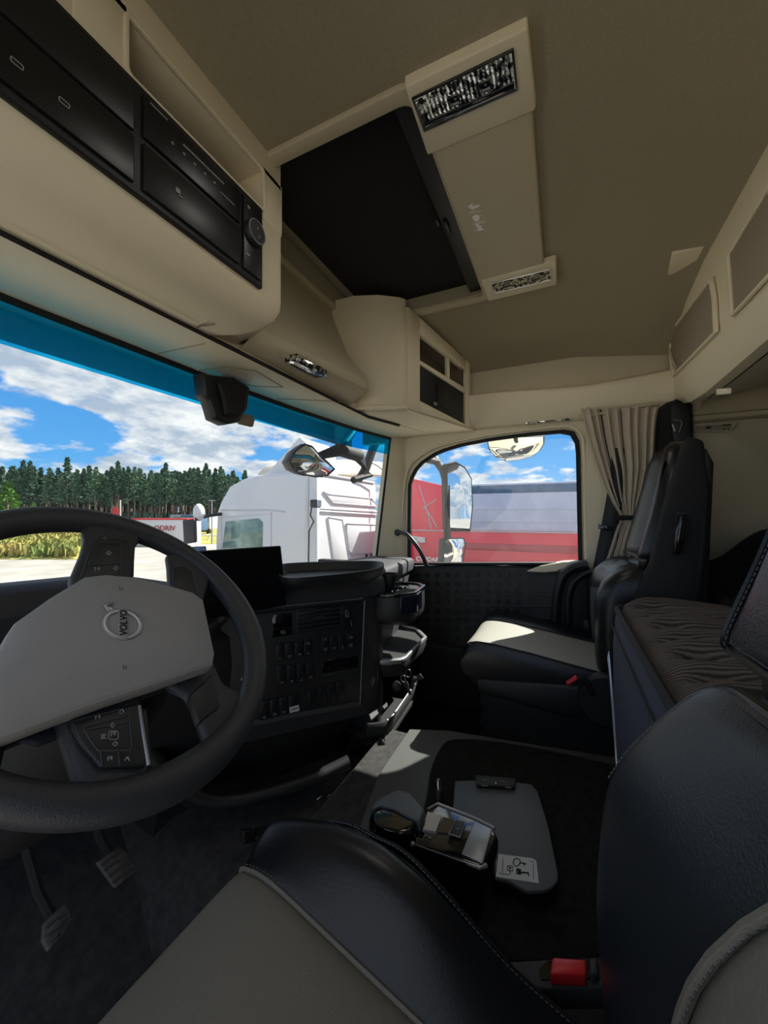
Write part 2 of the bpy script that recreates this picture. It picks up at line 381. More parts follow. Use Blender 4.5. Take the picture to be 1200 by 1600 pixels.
# ------------------------------------------------------------------ passenger door with its window
DW = [(642, 888), (642, 820), (643, 757), (649, 738), (664, 722), (690, 707), (724, 697), (767, 689), (820, 682), (878, 677), (890, 679), (897, 686), (900, 700), (902, 800), (904, 880)]
win = [U(u, v, x=1.058) for u, v in DW]
cw = sum(win, Vector())/len(win)
def grow(poly, d, c=cw): return [Vector((p.x, p.y+(d if p.y > c.y else -d)*min(1, abs(p.y-c.y)/.25), p.z+(d if p.z > c.z else -d)*min(1, abs(p.z-c.z)/.2))) for p in poly]
wv = resample(win, 60)
door = thing('door_1', None, None, (1.05, .33, .05)); door['kind'] = 'structure'
outer = []
for p in wv:   # outer boundary of the door's upper frame
    dy, dz = p.y-cw.y, p.z-cw.z
    k = min((.80-cw.y)/dy if dy > 1e-6 else (-.125-cw.y)/dy if dy < -1e-6 else 99, (1.478-cw.z)/dz if dz > 1e-6 else (.72-cw.z)/dz if dz < -1e-6 else 99)
    outer.append(Vector((1.052, cw.y+dy*k, cw.z+dz*k)))
m = MB(); m.ring(outer, grow(wv, .016), (.03, 0, 0)); obj('window_frame', m, BEIGE, door, angle=30)
# raised light bead round the frame
m = MB(); fb = [U(u, v, x=1.046) for u, v in [(627, 880), (628, 830), (631, 770), (638, 733), (652, 716), (680, 699), (724, 687), (767, 679), (820, 672), (880, 666), (897, 669), (908, 680), (912, 700), (914, 800), (916, 882)]]
m.tube(catmull(fb, 3), .007, 8); obj('frame_bead', m, BEIGE, door)
m = MB(); m.ring([Vector((1.048, p.y, p.z)) for p in grow(wv, .017)], [Vector((1.048, p.y, p.z)) for p in grow(wv, -.001)], (.016, 0, 0)); obj('window_seal', m, BLACKM, door)
m = MB(); m.add([Vector((1.062, p.y, p.z)) for p in grow(wv, .004)], [tuple(range(60))]); obj('window_pane', m, SGLASS, door, smooth=False)
# lower door panel of dimpled black rubber
sill_f, sill_r = U(643, 889, x=1.03), U(908, 884, x=1.03)
dp = [Vector((1.02, .80, .80)), Vector((1.02, sill_f.y, .775)), Vector((1.02, .45, .80)), Vector((1.02, .10, .808)), Vector((1.02, -.11, .815)), Vector((1.02, -.11, .06)), Vector((1.02, .80, .06))]
m = MB(); m.prism(dp, (.06, 0, 0)); obj('door_panel', m, RUBBER, door, bev=.006)
m = MB()
for r in range(9):
    for c in range(11):
        u0, v0 = 652+c*15.6, 898+r*14.2
        if v0 > 1010: continue
        p = U(u0, v0, x=1.018)
        m.lathe([(.009, .003), (.013, .003), (.014, -.004), (.010, -.005), (.009, -.001), (.004, -.001)], p, (-1, 0, 0), 14)
o = obj('dimple_pattern', m, BLACKP, door)
m = MB()      # top sill ledge, pale, catching the sun
m.prism([(1.005, .72, .785), (1.055, .72, .785), (1.055, -.10, .83), (1.005, -.10, .83)], (0, 0, .012)); obj('window_sill', m, BLACKM, door, bev=.004)
m = MB(); a = [U(u, v, x=.99) for u, v in ((822, 893), (845, 884), (880, 878), (905, 877), (912, 884), (885, 892), (850, 895))]
m.prism(a, (.06, 0, .0)); obj('armrest_cap', m, BEIGE, door, bev=.006)
# curved black pull and armrest towards the rear edge
for pts, r_ in (([(868, 990), (870, 940), (878, 905), (895, 888), (918, 882)], .022), ([(890, 1000), (888, 940), (895, 912), (910, 898), (925, 892)], .020)):
    m = MB(); m.tube(catmull([U(u, v, x=.965) for u, v in pts], 5), r_, 10, flat=1.5); obj('pull_handle', m, BLACKP, door)
m = MB(); m.box((.99, -.04, .60), (.08, .13, .42)); obj('rear_bolster', m, BLACKM, door, bev=.02, seg=3)
m = MB()      # storage rails in front of the panel
for v in (931, 948, 966): m.tube([U(700, v-3, x=.955), U(890, v, x=.955)], .0035, 6)
m.tube([U(778, 930, x=.957), U(778, 990, x=.957)], .003, 6); m.tube([U(889, 931, x=.955), U(890, 1010, x=.955)], .005, 6)
obj('storage_rail', m, DASHT, door)
m = MB(); m.box((.985, .33, .25), (.06, .70, .30)); obj('door_pocket', m, BLACKM, door, bev=.02, seg=3)
m = MB(); m.prism([U(u, v, x=.985) for u, v in ((880, 900), (884, 899), (887, 930), (882, 930))], (.004, 0, 0))
tobj('folded_paper', 'white folded paper slip standing in the door storage rail', 'paper', m, STICK)
# grab handle at the pillar foot
m = MB(); m.tube(catmull([U(621, 831, x=1.0), U(634, 834, x=.97), U(645, 845, x=.95), U(657, 862, x=.95), U(667, 884, x=.965)], 6), .011, 10)
tobj('grab_handle', 'curved black grab handle from the pillar down to the door sill', 'handle', m, BLACKP)
m = MB(); m.lathe([(.016, 0), (.018, .01), (.012, .016)], U(622, 832, x=1.02), (-1, 0, 0)); struct('trim_9', m, BLACKP)
# wide glossy strip above the window (blind rail)
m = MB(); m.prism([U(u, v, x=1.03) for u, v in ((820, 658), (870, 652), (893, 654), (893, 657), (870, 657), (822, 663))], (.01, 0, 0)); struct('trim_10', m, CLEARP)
m = MB(); m.lathe([(.018, 0), (.018, .008), (.006, .012)], U(928, 728, x=1.058), (-1, 0, 0)); struct('trim_11', m, BEIGE_D)

# ------------------------------------------------------------------ roof hatch and light panel
h = thing('roof_hatch', 'black roller blind closed across the roof hatch', 'roof hatch', (.22, .56, 1.93))
m = MB(); m.box((.22, .535, 1.962), (.80, .50, .006)); obj('blind', m, BLIND, h)
m = MB(); m.box((.22, .305, 1.94), (.80, .055, .03)); obj('blind_rail', m, BLACKP, h, bev=.004)
m = MB(); m.box((.222, .345, 1.938), (.028, .012, .012)).box((.232, .318, 1.922), (.05, .014, .014)); obj('pull_tab', m, SWITCH, h, bev=.003)
m = MB(); o_ = rrect(.84, .62, .05, 5); i_ = rrect(.775, .565, .03, 5)
m.ring([(.222+a, .56+b, 1.893) for a, b in o_], [(.222+a, .56+b, 1.893) for a, b in i_], (0, 0, .02)); obj('frame', m, BEIGE_D, h, bev=.003)
lp = thing('roof_light_panel', 'long beige roof panel with a reading light at either end', 'light panel', (.21, .16, 1.88))
m = MB(); m.prism([(-.205, .28, 1.884), (-.20, .055, 1.884), (-.055, .05, 1.884), (-.05, .055, 1.884), (-.05, .285, 1.884)], (0, 0, .05)); obj('end_housing', m, BEIGE, lp, bev=.006)
m = MB(); m.box((.22, .165, 1.902), (.545, .215, .03)); obj('cover', m, BEIGE_D, lp, bev=.006, seg=3)
m = MB(); m.prism([(.485, .265, 1.882), (.48, .02, 1.882), (.625, .02, 1.882), (.63, .265, 1.882)], (0, 0, .05)); obj('end_housing', m, BEIGE, lp, bev=.006)
def lens(x0, x1, y0, y1, z, wide, par):
    m = MB(); m.ring([(x0, y0, z), (x1, y0, z), (x1, y1, z), (x0, y1, z)], [(x0+.004, y0+.004, z), (x1-.004, y0+.004, z), (x1-.004, y1-.004, z), (x0+.004, y1-.004, z)], (0, 0, .008)); f_ = obj('lens_frame', m, GLOSSB if wide else CHROME, par, bev=.001)
    m = MB(); n = 22; rows = []
    for i in range(n*2+1):
        yy = y0+.004+(y1-y0-.008)*i/(n*2); dz = .0025*(i % 2)
        rows.append([Vector((x0+.004, yy, z+.001+dz*.5)), Vector(((x0+x1)/2, yy, z+.003+dz*.5)), Vector((x1-.004, yy, z+.001+dz*.5))])
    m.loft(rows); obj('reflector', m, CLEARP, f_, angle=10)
    m = MB()
    for k in ((.3, .62) if wide else (.25, .75)):
        yy = y0+(y1-y0)*k; m.box(((x0+x1)/2+.004, yy, z+.003), (.020, .022, .004))
    if wide: m.box((x1-.011, (y0+y1)/2, z+.002), (.014, y1-y0-.012, .003))
    obj('lamp_button', m, GLOSSB, f_, bev=.001)
lens(-.182, -.108, .080, .274, 1.880, True, lp)
lens(.508, .578, .036, .236, 1.878, False, lp)
# exit symbols on the cover: arrow, hand on lever, running figure
zc = 1.8865
def pz(u, v): return U(u, v, z=zc)
m = MB()
for poly in ([(731, 323), (739, 317), (737, 322), (749, 319), (748, 324), (739, 326), (744, 331)], [(737, 339), (743, 335), (750, 337), (748, 345), (742, 346)], [(743, 352), (747, 348), (749, 353), (754, 351), (752, 356), (757, 358), (751, 359), (747, 361), (746, 356)]):
    m.prism([pz(*p) for p in poly], (0, 0, -.0006))
for ln in ([(733, 333), (752, 329)], [(739, 349), (757, 345)], [(741, 361), (739, 351), (759, 347), (761, 358), (741, 361)], [(750, 336), (755, 336), (754, 343)]):
    m.tube([pz(*p)+Vector((0, 0, -.0004)) for p in ln], .0008, 4)
obj('exit_symbols', m, WHITEM, lp)

# ------------------------------------------------------------------ overhead console on the driver's side
oc = thing('overhead_console', 'large beige overhead console with black equipment panel above the windscreen', 'overhead console', (-.62, .75, 1.46))
XE = -.145
prof = [(.63, 1.755), (.63, 1.575), (.632, 1.548), (.643, 1.520), (.668, 1.495), (.705, 1.477), (.752, 1.468), (.80, 1.468), (.86, 1.60), (.86, 1.755)]
m = MB(); rows = []
for x, k in ((-1.13, 0), (-.30, 0), (-.22, .0), (-.185, .05), (-.16, .16), (-.148, .32), (XE, .55)):
    yc_, zc_ = .76, 1.63
    rows.append([Vector((x-(.10*max(0, (y-.63)/.12) if x > -.3 and y < .80 and z < 1.6 else 0), y+(yc_-y)*k*.06*(1 if y < .7 else 0), z+(zc_-z)*k*.12*(1 if z < 1.56 else 0))) for y, z in prof])
m.loft(rows, True, True); 
m.box((-.64, .75, 1.885), (.98, .24, .075)); m.box((-.1785, .745, 1.80), (.067, .23, .12)); m.box((-.555, .745, 1.80), (.075, .23, .12)); m.box((-1.0, .70, 1.80), (.25, .14, .12)); m.box((-.62, .87, 1.80), (.95, .02, .20))
m.box((-.75, .70, 1.80), (.34, .135, .11))
body = obj('body', m, BEIGE, oc, bev=.004)
m = MB(); m.box((-.365, .845, 1.80), (.30, .01, .10)).box((-.365, .74, 1.757), (.30, .2, .006)); obj('shelf_lining', m, NICHE, oc)
m = MB(); m.ring([(a-.365, .626, b+1.802) for a, b in rrect(.318, .102, .012)], [(a-.365, .626, b+1.802) for a, b in rrect(.302, .088, .008)], (0, .01, 0)); obj('shelf_rim', m, BEIGE, oc, bev=.002)
m = MB(); m.box((-.66, .627, 1.657), (.875, .012, .182)); pn = obj('equipment_panel', m, BLACKP, oc, bev=.003)
def pbox(u0, v0, u1, v1, zt, zb, dep=.003, y=.621):   # box on the panel between two seen columns, given heights
    a = U(u0, v0, y=y); b = U(u1, v1, y=y); return MB().box(((a.x+b.x)/2, y, (zt+zb)/2), (abs(a.x-b.x), dep, zt-zb))
for (x0, x1, z0, z1, nm) in ((-.50, -.295, 1.665, 1.735, 'tachograph'), (-.50, -.295, 1.578, 1.655, 'storage_flap'), (-.80, -.515, 1.578, 1.652, 'radio_unit'), (-.80, -.515, 1.660, 1.738, 'storage_flap'), (-1.09, -.815, 1.578, 1.738, 'storage_flap'), (-.285, -.232, 1.578, 1.735, 'control_plate')):
    m = MB(); m.box(((x0+x1)/2, .619, (z0+z1)/2), (x1-x0, .006, z1-z0)); p_ = obj(nm, m, GLOSSR if nm in ('tachograph', 'radio_unit') else SWITCH, oc, bev=.002)
    if nm == 'tachograph':
        m = MB(); m.box((-.385, .615, 1.712), (.09, .003, .002)).box((-.33, .615, 1.69), (.035, .002, .0015)).box((-.475, .615, 1.728), (.03, .002, .0012))
        for k in range(5): m.box((-.45+k*.022, .615, 1.697), (.004, .002, .003))
        obj('slot_marks', m, WHITEI, p_)
    elif nm == 'radio_unit':
        m = MB()
        for k in range(4):
            m = MB(); m.ring([(-.76+k*.05+a, .615, 1.612+b) for a, b in rrect(.013, .007, .002)], [(-.76+k*.05+a, .615, 1.612+b) for a, b in rrect(.011, .005, .001)], (0, .001, 0)); obj('key_symbol', m, WHITEI, p_)
    elif nm == 'storage_flap' and z0 < 1.6 and x0 > -.6:
        m = MB(); m.box((-.44, .615, 1.622), (.008, .001, .008)).box((-.435, .615, 1.615), (.008, .001, .002)); obj('latch_mark', m, WHITEI, p_)
kc = U(386, 368, y=.618)
m = MB(); m.lathe([(.001, .0), (.026, 0), (.026, .010), (.023, .014), (.001, .014)], Vector((-.258, .618, 1.668)), (0, -1, 0), 28); kb = obj('rotary_knob', m, BLACKP, oc)
m = MB(); m.lathe([(.0225, .0135), (.0225, .0152), (.0245, .0152), (.0245, .0125)], Vector((-.258, .618, 1.668)), (0, -1, 0), 28, caps=False); obj('knob_ring', m, SILV, kb)
m = MB(); m.box((-.258, .603, 1.675), (.002, .002, .006)).box((-.252, .603, 1.660), (.004, .002, .003)); obj('knob_mark', m, WHITEI, kb)
for c_, s_ in (((-.272, .615, 1.715), (.006, .001, .006)), ((-.243, .615, 1.70), (.004, .001, .006)), ((-.274, .615, 1.612), (.010, .001, .004))): m = MB(); m.box(c_, s_); obj('panel_mark', m, WHITEI, oc)
# slot between console and header
m = MB(); m.tube([Vector((x, .752-max(0, x-.55)*.3, 1.468)) for x in (-1.12, -.5, .2, .55, .75)], .006, 6); struct('trim_12', m, BLACKM)
m = MB(); m.tube([Vector((x, .735, 1.464)) for x in (-1.12, -.6, -.27)], .0015, 6); struct('trim_13', m, NICHE)

# ------------------------------------------------------------------ centre locker face (dark, slanted) with its lamp
cb = thing('centre_locker', 'slanted beige overhead locker in the middle above the windscreen', 'overhead locker', (.1, .78, 1.48))
m = MB(); rows = []
for x, dy in ((-.15, 0.02), (-.10, .018), (.1, -.01), (.3, -.045), (.365, -.05), (.40, -.02), (.42, .04)):
    rows.append([Vector((x+.12*(.5 if x > .3 else .2), .875, 1.925)), Vector((x+.10*(.5 if x > .3 else .2), .85, 1.84)), Vector((x+.04*(1 if x > .3 else .3), .79, 1.70)), Vector((x, .72+dy, 1.58)), Vector((x-.004, .69+dy, 1.535)), Vector((x-.008, .695+dy, 1.51)), Vector((x-.01, .72+dy*.6, 1.492)), Vector((x-.01, .758, 1.476)), Vector((x-.01, .80, 1.476))])
m.loft(rows); obj('body', m, BEIGE_D, cb, sub=1)
a, b, c, d = [U(u, v, z=1.484) for u, v in ((445, 566), (464, 563), (511, 588), (492, 592))]
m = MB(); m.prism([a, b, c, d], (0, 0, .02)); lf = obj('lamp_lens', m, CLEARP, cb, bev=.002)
m = MB(); m.tube([a.lerp(b, .5).lerp(c.lerp(d, .5), .1), a.lerp(b, .5).lerp(c.lerp(d, .5), .45)], .003, 5); obj('lamp_bulb', m, WHITEM, lf)

# ------------------------------------------------------------------ passenger-side overhead locker
PA = Vector((.557, .572, 0)); PB = Vector((1.005, .415, 0)); pdir = (PB-PA).normalized(); pn_ = Vector((pdir.y, -pdir.x, 0)).normalized()
if pn_.y > 0: pn_ = -pn_
pl = thing('overhead_locker', 'beige overhead locker with open shelf and dark drawer above the passenger door', 'overhead locker', (.78, .62, 1.47))
m = MB()
def PF(s, z, o=0): return PA+pdir*s+Vector((0, 0, z))+pn_*o
LW = (PB-PA).length
zt0, zt1 = 1.86, 1.745     # top edge slopes outwards with the ceiling
fo = [PF(0, 1.50), PF(.012, 1.478), PF(LW-.02, 1.474), PF(LW, 1.49), PF(LW, zt1), PF(0, zt0)]
def pu(u, v): return UPl(u, v, PA+Vector((0, 0, 1.6)), pn_)
low = [(651, 566), (726, 614), (725, 662), (650, 624)]; up1 = [(656, 522), (700, 557), (700, 590), (655, 562)]; up2 = [(703, 560), (727, 578), (727, 606), (703, 592)]
# body behind the face
side = [Vector((.40, .80, 0)), Vector((.47, .66, 0)), Vector((.545, .585, 0))]
rows = []
for z, k in ((1.93, 0), (1.70, 0), (1.56, 0), (1.50, .0), (1.482, .012), (1.474, .05), (1.472, .10)):
    rr = [Vector((.44, .86, z)), Vector((.445+k, .76, z)), Vector((.48+k, .67+k*.5, z)), Vector((.53+k, .60+k*.6, z)), Vector((.55+k, .585+k*.6, z)), PF(0+k*.5, z, -.012-k*.6)]
    rows.append(rr)
m.loft(rows)
m.add([PF(0, zt0+.05, -.02), PF(LW, zt1+.05, -.02), PF(LW, 1.50, -.02), PF(0, 1.50, -.02)], [(0, 1, 2, 3)]) if False else None
m.prism([PF(0, 1.485), PF(.015, 1.473), PF(LW, 1.473), (1.07, .40, 1.473), (1.07, .80, 1.473), (.44, .86, 1.473), (.46, .70, 1.473)], (0, 0, .012))
obj('body', m, BEIGE, pl, angle=50)
m = MB()
U1 = [pu(*p) for p in up1]; U2 = [pu(*p) for p in up2]; LO = [pu(*p) for p in low]
th = -pn_*.02
def quad(a, b, c, d): m.prism([a, b, c, d], th)
T0, T1 = PF(0, 1.90), PF(LW, 1.80)
sA = lambda p: (p-PA).dot(pdir)
B0, B1 = PF(0, 1.478), PF(LW, 1.474)
colx = [0, sA(U1[0]), sA(U1[1]), sA(U2[0]), sA(U2[1]), LW]
ztop = lambda s: U1[0].z+(U2[1].z-U1[0].z)*(s-colx[1])/(colx[4]-colx[1]); zmid = lambda s: U1[3].z+(U2[2].z-U1[3].z)*(s-colx[1])/(colx[4]-colx[1])
ztp = lambda s: LO[0].z+(LO[1].z-LO[0].z)*(s-colx[1])/(colx[4]-colx[1]); zlb = lambda s: LO[3].z+(LO[2].z-LO[3].z)*(s-colx[1])/(colx[4]-colx[1])
zTT = lambda s: 1.90-.10*s/LW
def strip(s0, s1, fa, fb): quad(PF(s0, fa(s0)), PF(s1, fa(s1)), PF(s1, fb(s1)), PF(s0, fb(s0)))
zB = lambda s: 1.476
strip(colx[0], colx[1], zTT, zB); strip(colx[4], colx[5], zTT, zB); strip(colx[1], colx[4], zTT, ztop); strip(colx[1], colx[4], zmid, ztp); strip(colx[1], colx[4], zlb, zB); strip(colx[2], colx[3], ztop, zmid)
obj('front_frame', m, BEIGE, pl, bev=.0025)
m = MB(); m.prism([PF(colx[1]-.01, 1.46+.02, -.13), PF(colx[4]+.005, 1.50, -.13), PF(colx[4]+.005, 1.80, -.13), PF(colx[1]-.01, 1.86, -.13)], th); m.prism([PF(colx[1], zmid(colx[1])-.004, -.003), PF(colx[4], zmid(colx[4])-.004, -.003), PF(colx[4], zmid(colx[4])-.004, -.13), PF(colx[1], zmid(colx[1])-.004, -.13)], (0, 0, -.004))
m.prism([PF(LW-.01, 1.48, -.01), PF(LW-.01, 1.80, -.01), PF(LW-.01, 1.80, -.14), PF(LW-.01, 1.48, -.14)], pdir*.006)
obj('shelf_lining', m, NICHE, pl)
m = MB(); m.prism([p-pn_*.006 for p in LO], -pn_*.012); dr = obj('drawer', m, BLACKP, pl, bev=.002)
g = [pu(*p) for p in ((685, 600), (699, 609), (697, 618), (684, 616))]
m = MB(); m.prism([p+pn_*.001 for p in [pu(*p) for p in ((684, 600), (700, 610), (700, 640), (684, 632))]], -pn_*.006); obj('grip_recess', m, SWITCH, dr, bev=.001)
m = MB(); m.prism([p+pn_*.003 for p in [pu(*p) for p in ((675, 629), (680, 628), (684, 633), (679, 634))]], -pn_*.006); obj('latch', m, METAL, dr)

# ------------------------------------------------------------------ rear cabinet above the bunk
rc = thing('rear_cabinet', 'long beige cabinet with grey doors above the bunk at the rear', 'cabinet', (0, -.7, 1.44))
m = MB(); rows = []
for x, k in ((-1.1, 0), (.2, 0), (.70, 0), (.88, .25), (.96, .55), (1.0, .9), (1.03, 1.1)):
    fy = -.400+.02*0; 
    rows.append([Vector((x, -1.0, 1.93)), Vector((x, fy, 1.93)), Vector((x, fy, 1.80)), Vector((x, fy, 1.60)), Vector((x, fy-.006, 1.50+k*.02)), Vector((x, fy-.03, 1.458+k*.055)), Vector((x, fy-.07, 1.452+k*.075)), Vector((x, -.70, 1.53+k*.01)), Vector((x, -1.0, 1.56))])
m.loft(rows, False, False); obj('body', m, BEIGE, rc, angle=50)
m = MB(); m.tube([Vector((x, -.405-.055, 1.452+kk)) for x, kk in ((-1.0, 0), (.2, 0), (.6, 0), (.80, .008))], .002, 5); obj('lower_seam', m, BLACKM, rc)
def rdoor(pts, hand):
    P = [U(u, v, y=-.400) for u, v in pts]; c = sum(P, Vector())/len(P)
    m = MB(); m.ring([c+(p-c)*1.10+Vector((0, .001, 0)) for p in P], [c+(p-c)*1.0+Vector((0, .001, 0)) for p in P], (0, .009, 0)); d = obj('door', m, BEIGE, rc, bev=.003)
    m = MB(); m.prism([p+Vector((0, .0005, 0)) for p in P], (0, .004, 0)); obj('door_inset', m, NICHE, d, bev=.001)
    if hand:
        m = MB(); m.tube([U(u, v, y=-.392) for u, v in ((1048, 527), (1046, 540), (1050, 560), (1056, 572), (1054, 582))], .004, 6); obj('door_grip', m, BEIGE_D, d)
rdoor([(1050, 521), (1113, 440), (1118, 470), (1120, 518), (1056, 584), (1052, 560)], True)
rdoor([(1144, 397), (1200, 307), (1240, 245), (1245, 385), (1200, 434), (1151, 487)], False)
m = MB(); m.prism([U(u, v, y=-.33) for u, v in ((1119, 608), (1134, 607), (1134, 616), (1119, 617))], (0, -.01, 0)); obj('catch', m, BEIGE, rc, bev=.001)
# flush plate in the headliner
P = [U(u, v, z=1.852) for u, v in ((1050, 399), (1126, 377), (1112, 410), (1043, 431))]
m = MB(); m.prism(P, (0, 0, .05)); struct('trim_14', m, BEIGE, bev=.002)
# side wall lamp
wl = thing('wall_lamp', 'slim recessed reading lamp on the side wall under the rear cabinet', 'lamp', U(1117, 667, x=1.05))
m = MB(); P = [U(u, v, x=1.052) for u, v in ((1083, 664), (1148, 659), (1151, 662), (1142, 675), (1083, 675))]; m.prism(P, (-.008, 0, 0)); obj('housing', m, BEIGE_D, wl, bev=.002)
m = MB(); P = [U(u, v, x=1.043) for u, v in ((1087, 666), (1144, 662), (1139, 672), (1087, 673))]; m.prism(P, (-.002, 0, 0)); obj('lens', m, NICHE, wl)
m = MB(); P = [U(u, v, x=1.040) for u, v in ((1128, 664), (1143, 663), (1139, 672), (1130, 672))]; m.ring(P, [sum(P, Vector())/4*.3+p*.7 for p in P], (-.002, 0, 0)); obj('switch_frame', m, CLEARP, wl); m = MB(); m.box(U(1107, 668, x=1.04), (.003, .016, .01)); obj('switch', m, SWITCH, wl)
m = MB(); m.box((1.055, -.72, 1.43), (.016, .5, .010)); struct('trim_15', m, NICHE)
m = MB(); m.box((1.06, .33, .02), (.10, .96, .12)); m.box((1.085, 1.08, .33), (.05, .56, .90)); struct('trim_17', m, BLACKM)

# faint fill lights added below the roof lamps to brighten seats, floor and dash
def lamp(nm, loc, sx_, sy_, w):
    ld = bpy.data.lights.new(nm, 'AREA'); ld.shape = 'RECTANGLE'; ld.size = sx_; ld.size_y = sy_; ld.energy = w; ld.color = (1, .95, .88); lo = bpy.data.objects.new(nm, ld); COL.objects.link(lo); lo.location = loc
lamp('added_fill_light', (-.145, .177, 1.872), .07, .19, .30); lamp('added_fill_light', (.543, .136, 1.870), .06, .19, .18)
# ================================================================== DASHBOARD
dash = thing('dashboard', 'black truck dashboard with angled centre console of rocker switches', 'dashboard', (0, .95, .2))
m = MB(); rows = []
DP = [(1.10, .78), (1.035, .83), (1.005, .905), (.985, .915), (.945, .912), (.925, .90), (.905, .86), (.915, .80), (.90, .78), (.895, .70), (.90, .62), (.93, .50), (1.02, .40), (1.2, .36)]
for x in (-1.14, -.9, -.6, -.35, -.2, -.12, -.02):
    dz = -.01*(x+.6) if x > -.6 else .006
    if x > -.25: dz -= .085*min(1, (x+.25)/.10)
    rows.append([Vector((x, y+(.0 if x < -.3 else .0), z+dz)) for y, z in DP])
m.loft(rows, False, True); obj('instrument_side', m, DASHM, dash, bev=.004)
m = MB(); m.tube([Vector((x, .893, .795)) for x in (-1.1, -.3)], .004, 6); obj('ledge_trim', m, DASHT, dash)
# centre body
c0, c1 = Vector((-.113, .955, 0)), Vector((.272, .628, 0)); cd = (c1-c0).normalized(); cn = Vector((cd.y, -cd.x, 0))
if cn.y > 0: cn = -cn
plan = [(-.16, 1.12), (-.17, 1.0), (c0.x, c0.y), (c1.x, c1.y), (.335, .600), (.385, .602), (.44, .66), (1.02, .73), (1.02, 1.0), (.9, 1.0)]
def Z(p, z): return Vector((p[0], p[1], z))
m = MB(); m.prism([Z(p, .355) for p in plan], (0, 0, .43)); obj('centre_body', m, DASHM, dash, bev=.006)
ptop = [(-.16, 1.04), (-.17, .99), (c0.x-.005, c0.y-.005), (c1.x, c1.y-.006), (.335, .594), (.39, .596), (.45, .655), (1.02, .715), (1.02, .93), (.7, .97), (.3, 1.01)]
m = MB(); cxp = Vector((.3, .9, 0)); rows = []
for z, k in ((.765, 0), (.80, .0), (.818, .012), (.828, .05), (.832, .12)):
    rows.append([Z((p[0]+(cxp.x-p[0])*k, p[1]+(cxp.y-p[1])*k), z) for p in ptop])
m.loft(rows, True, True); obj('top_pad', m, DASHT, dash, bev=.004)
# face of the centre stack
PC = c0+cn*.004
def dc(u, v, o=0): return UPl(u, v, PC+cn*o, cn)
def dz_(X, Y, o=0): return dc(400+X/6, 920+Y/6, o)
def plate(pts, o, dep, matl, par, nm, bev=.001, **k):
    m = MB(); m.prism([dz_(*p, o) for p in pts], -cn*dep); return obj(nm, m, matl, par, bev=bev, **k)
L0 = dc(570, 937)
plate([(-700, 320), (1018, 112), (972, 1090), (-640, 1420)], .003, .02, BLACKP, dash, 'switch_fascia', bev=.003)
m = MB(); m.tube([c0+cn*.006+Vector((0, 0, .764)), c1+cn*.006+Vector((0, 0, .764))], .0028, 6); m.tube([dz_(1018, 112, .004), dz_(974, 1090, .004)], .0022, 6); obj('fascia_trim', m, SILV, dash, label='thin grey trim line')
plate([(-640, 1345), (972, 1055), (974, 1105), (-640, 1405)], .006, .01, DASHT, dash, 'lower_band', bev=.002)
vent = plate([(378, 190), (778, 150), (800, 360), (384, 420)], .005, .004, SWITCH, dash, 'air_vent', bev=.002)
for k in range(5):
    t = (k+.5)/5
    a = dz_(390, 190+225*t, .007); b = dz_(785, 155+200*t, .007)
    m = MB(); m.prism([a+Vector((0, 0, .0035)), b+Vector((0, 0, .0035)), b-Vector((0, 0, .0035)), a-Vector((0, 0, .0035))], cn*.004); obj('vent_blade', m, BLACKP, vent)
m = MB(); m.prism([dz_(550, 262, .013), dz_(650, 250, .013), dz_(650, 262, .013), dz_(550, 276, .013)], cn*.003); obj('vent_tab', m, DASHT, vent)
disp = plate([(150, 245), (335, 225), (345, 430), (155, 462)], .0045, .004, GLOSSB, dash, 'climate_panel')
m = MB(); m.ring([dz_(255+a, 405+b, .006) for a, b in rrect(44, 30, 12)], [dz_(255+a, 405+b, .006) for a, b in rrect(34, 20, 8)], cn*.0004); m.tube([dz_(250, 398, .0066), dz_(250, 414, .0066)], .0006, 4); obj('display_symbol', m, WHITEI, disp)
m = MB(); m.tube([dz_(160, 380, .0052), dz_(335, 358, .0052)], .001, 4); obj('seam_line', m, DASHM, disp)
plate([(790, 160), (900, 145), (910, 370), (805, 395)], .0045, .004, SWITCH, dash, 'indicator_plate')
m = MB()
for ln in ([(848, 195), (870, 225), (836, 215), (848, 195)], [(838, 225), (842, 265), (868, 262), (866, 228)], [(848, 235), (850, 258)], [(885, 300), (900, 350)]): m.tube([dz_(*p, .0055) for p in ln], .0012, 4)
obj('warning_symbol', m, WHITEI, dash)
plate([(620, 682), (955, 620), (962, 735), (630, 795)], .0045, .004, GLOSSB, dash, 'card_slot')
plate([(630, 800), (968, 735), (968, 762), (632, 830)], .008, .006, BLACKP, dash, 'slot_lip')
rsy = random.Random(3)
def glyph(cx, cy, s, kind):
    L_ = {0: [[(-10, 8), (-2, -6), (8, 8)], [(-6, 2), (6, -6)]], 1: [[(-10, 0), (0, -8), (10, 0), (0, 8), (-10, 0)], [(0, -3), (0, 4)]], 2: [[(-10, -6), (10, -8)], [(-10, 0), (4, -1)], [(-10, 7), (10, 5)]], 3: [[(-8, 8), (-8, -6), (6, -8), (6, 5)], [(-2, 0), (10, -3)]], 4: [[(0, -9), (0, 8)], [(-7, 4), (0, 9), (7, 3)]], 5: [[(-9, 4), (-4, -6), (3, -7), (9, 2)], [(-5, 7), (5, 6)]]}[kind % 6]
    return [[(cx+a*s, cy+b*s) for a, b in ln] for ln in L_]
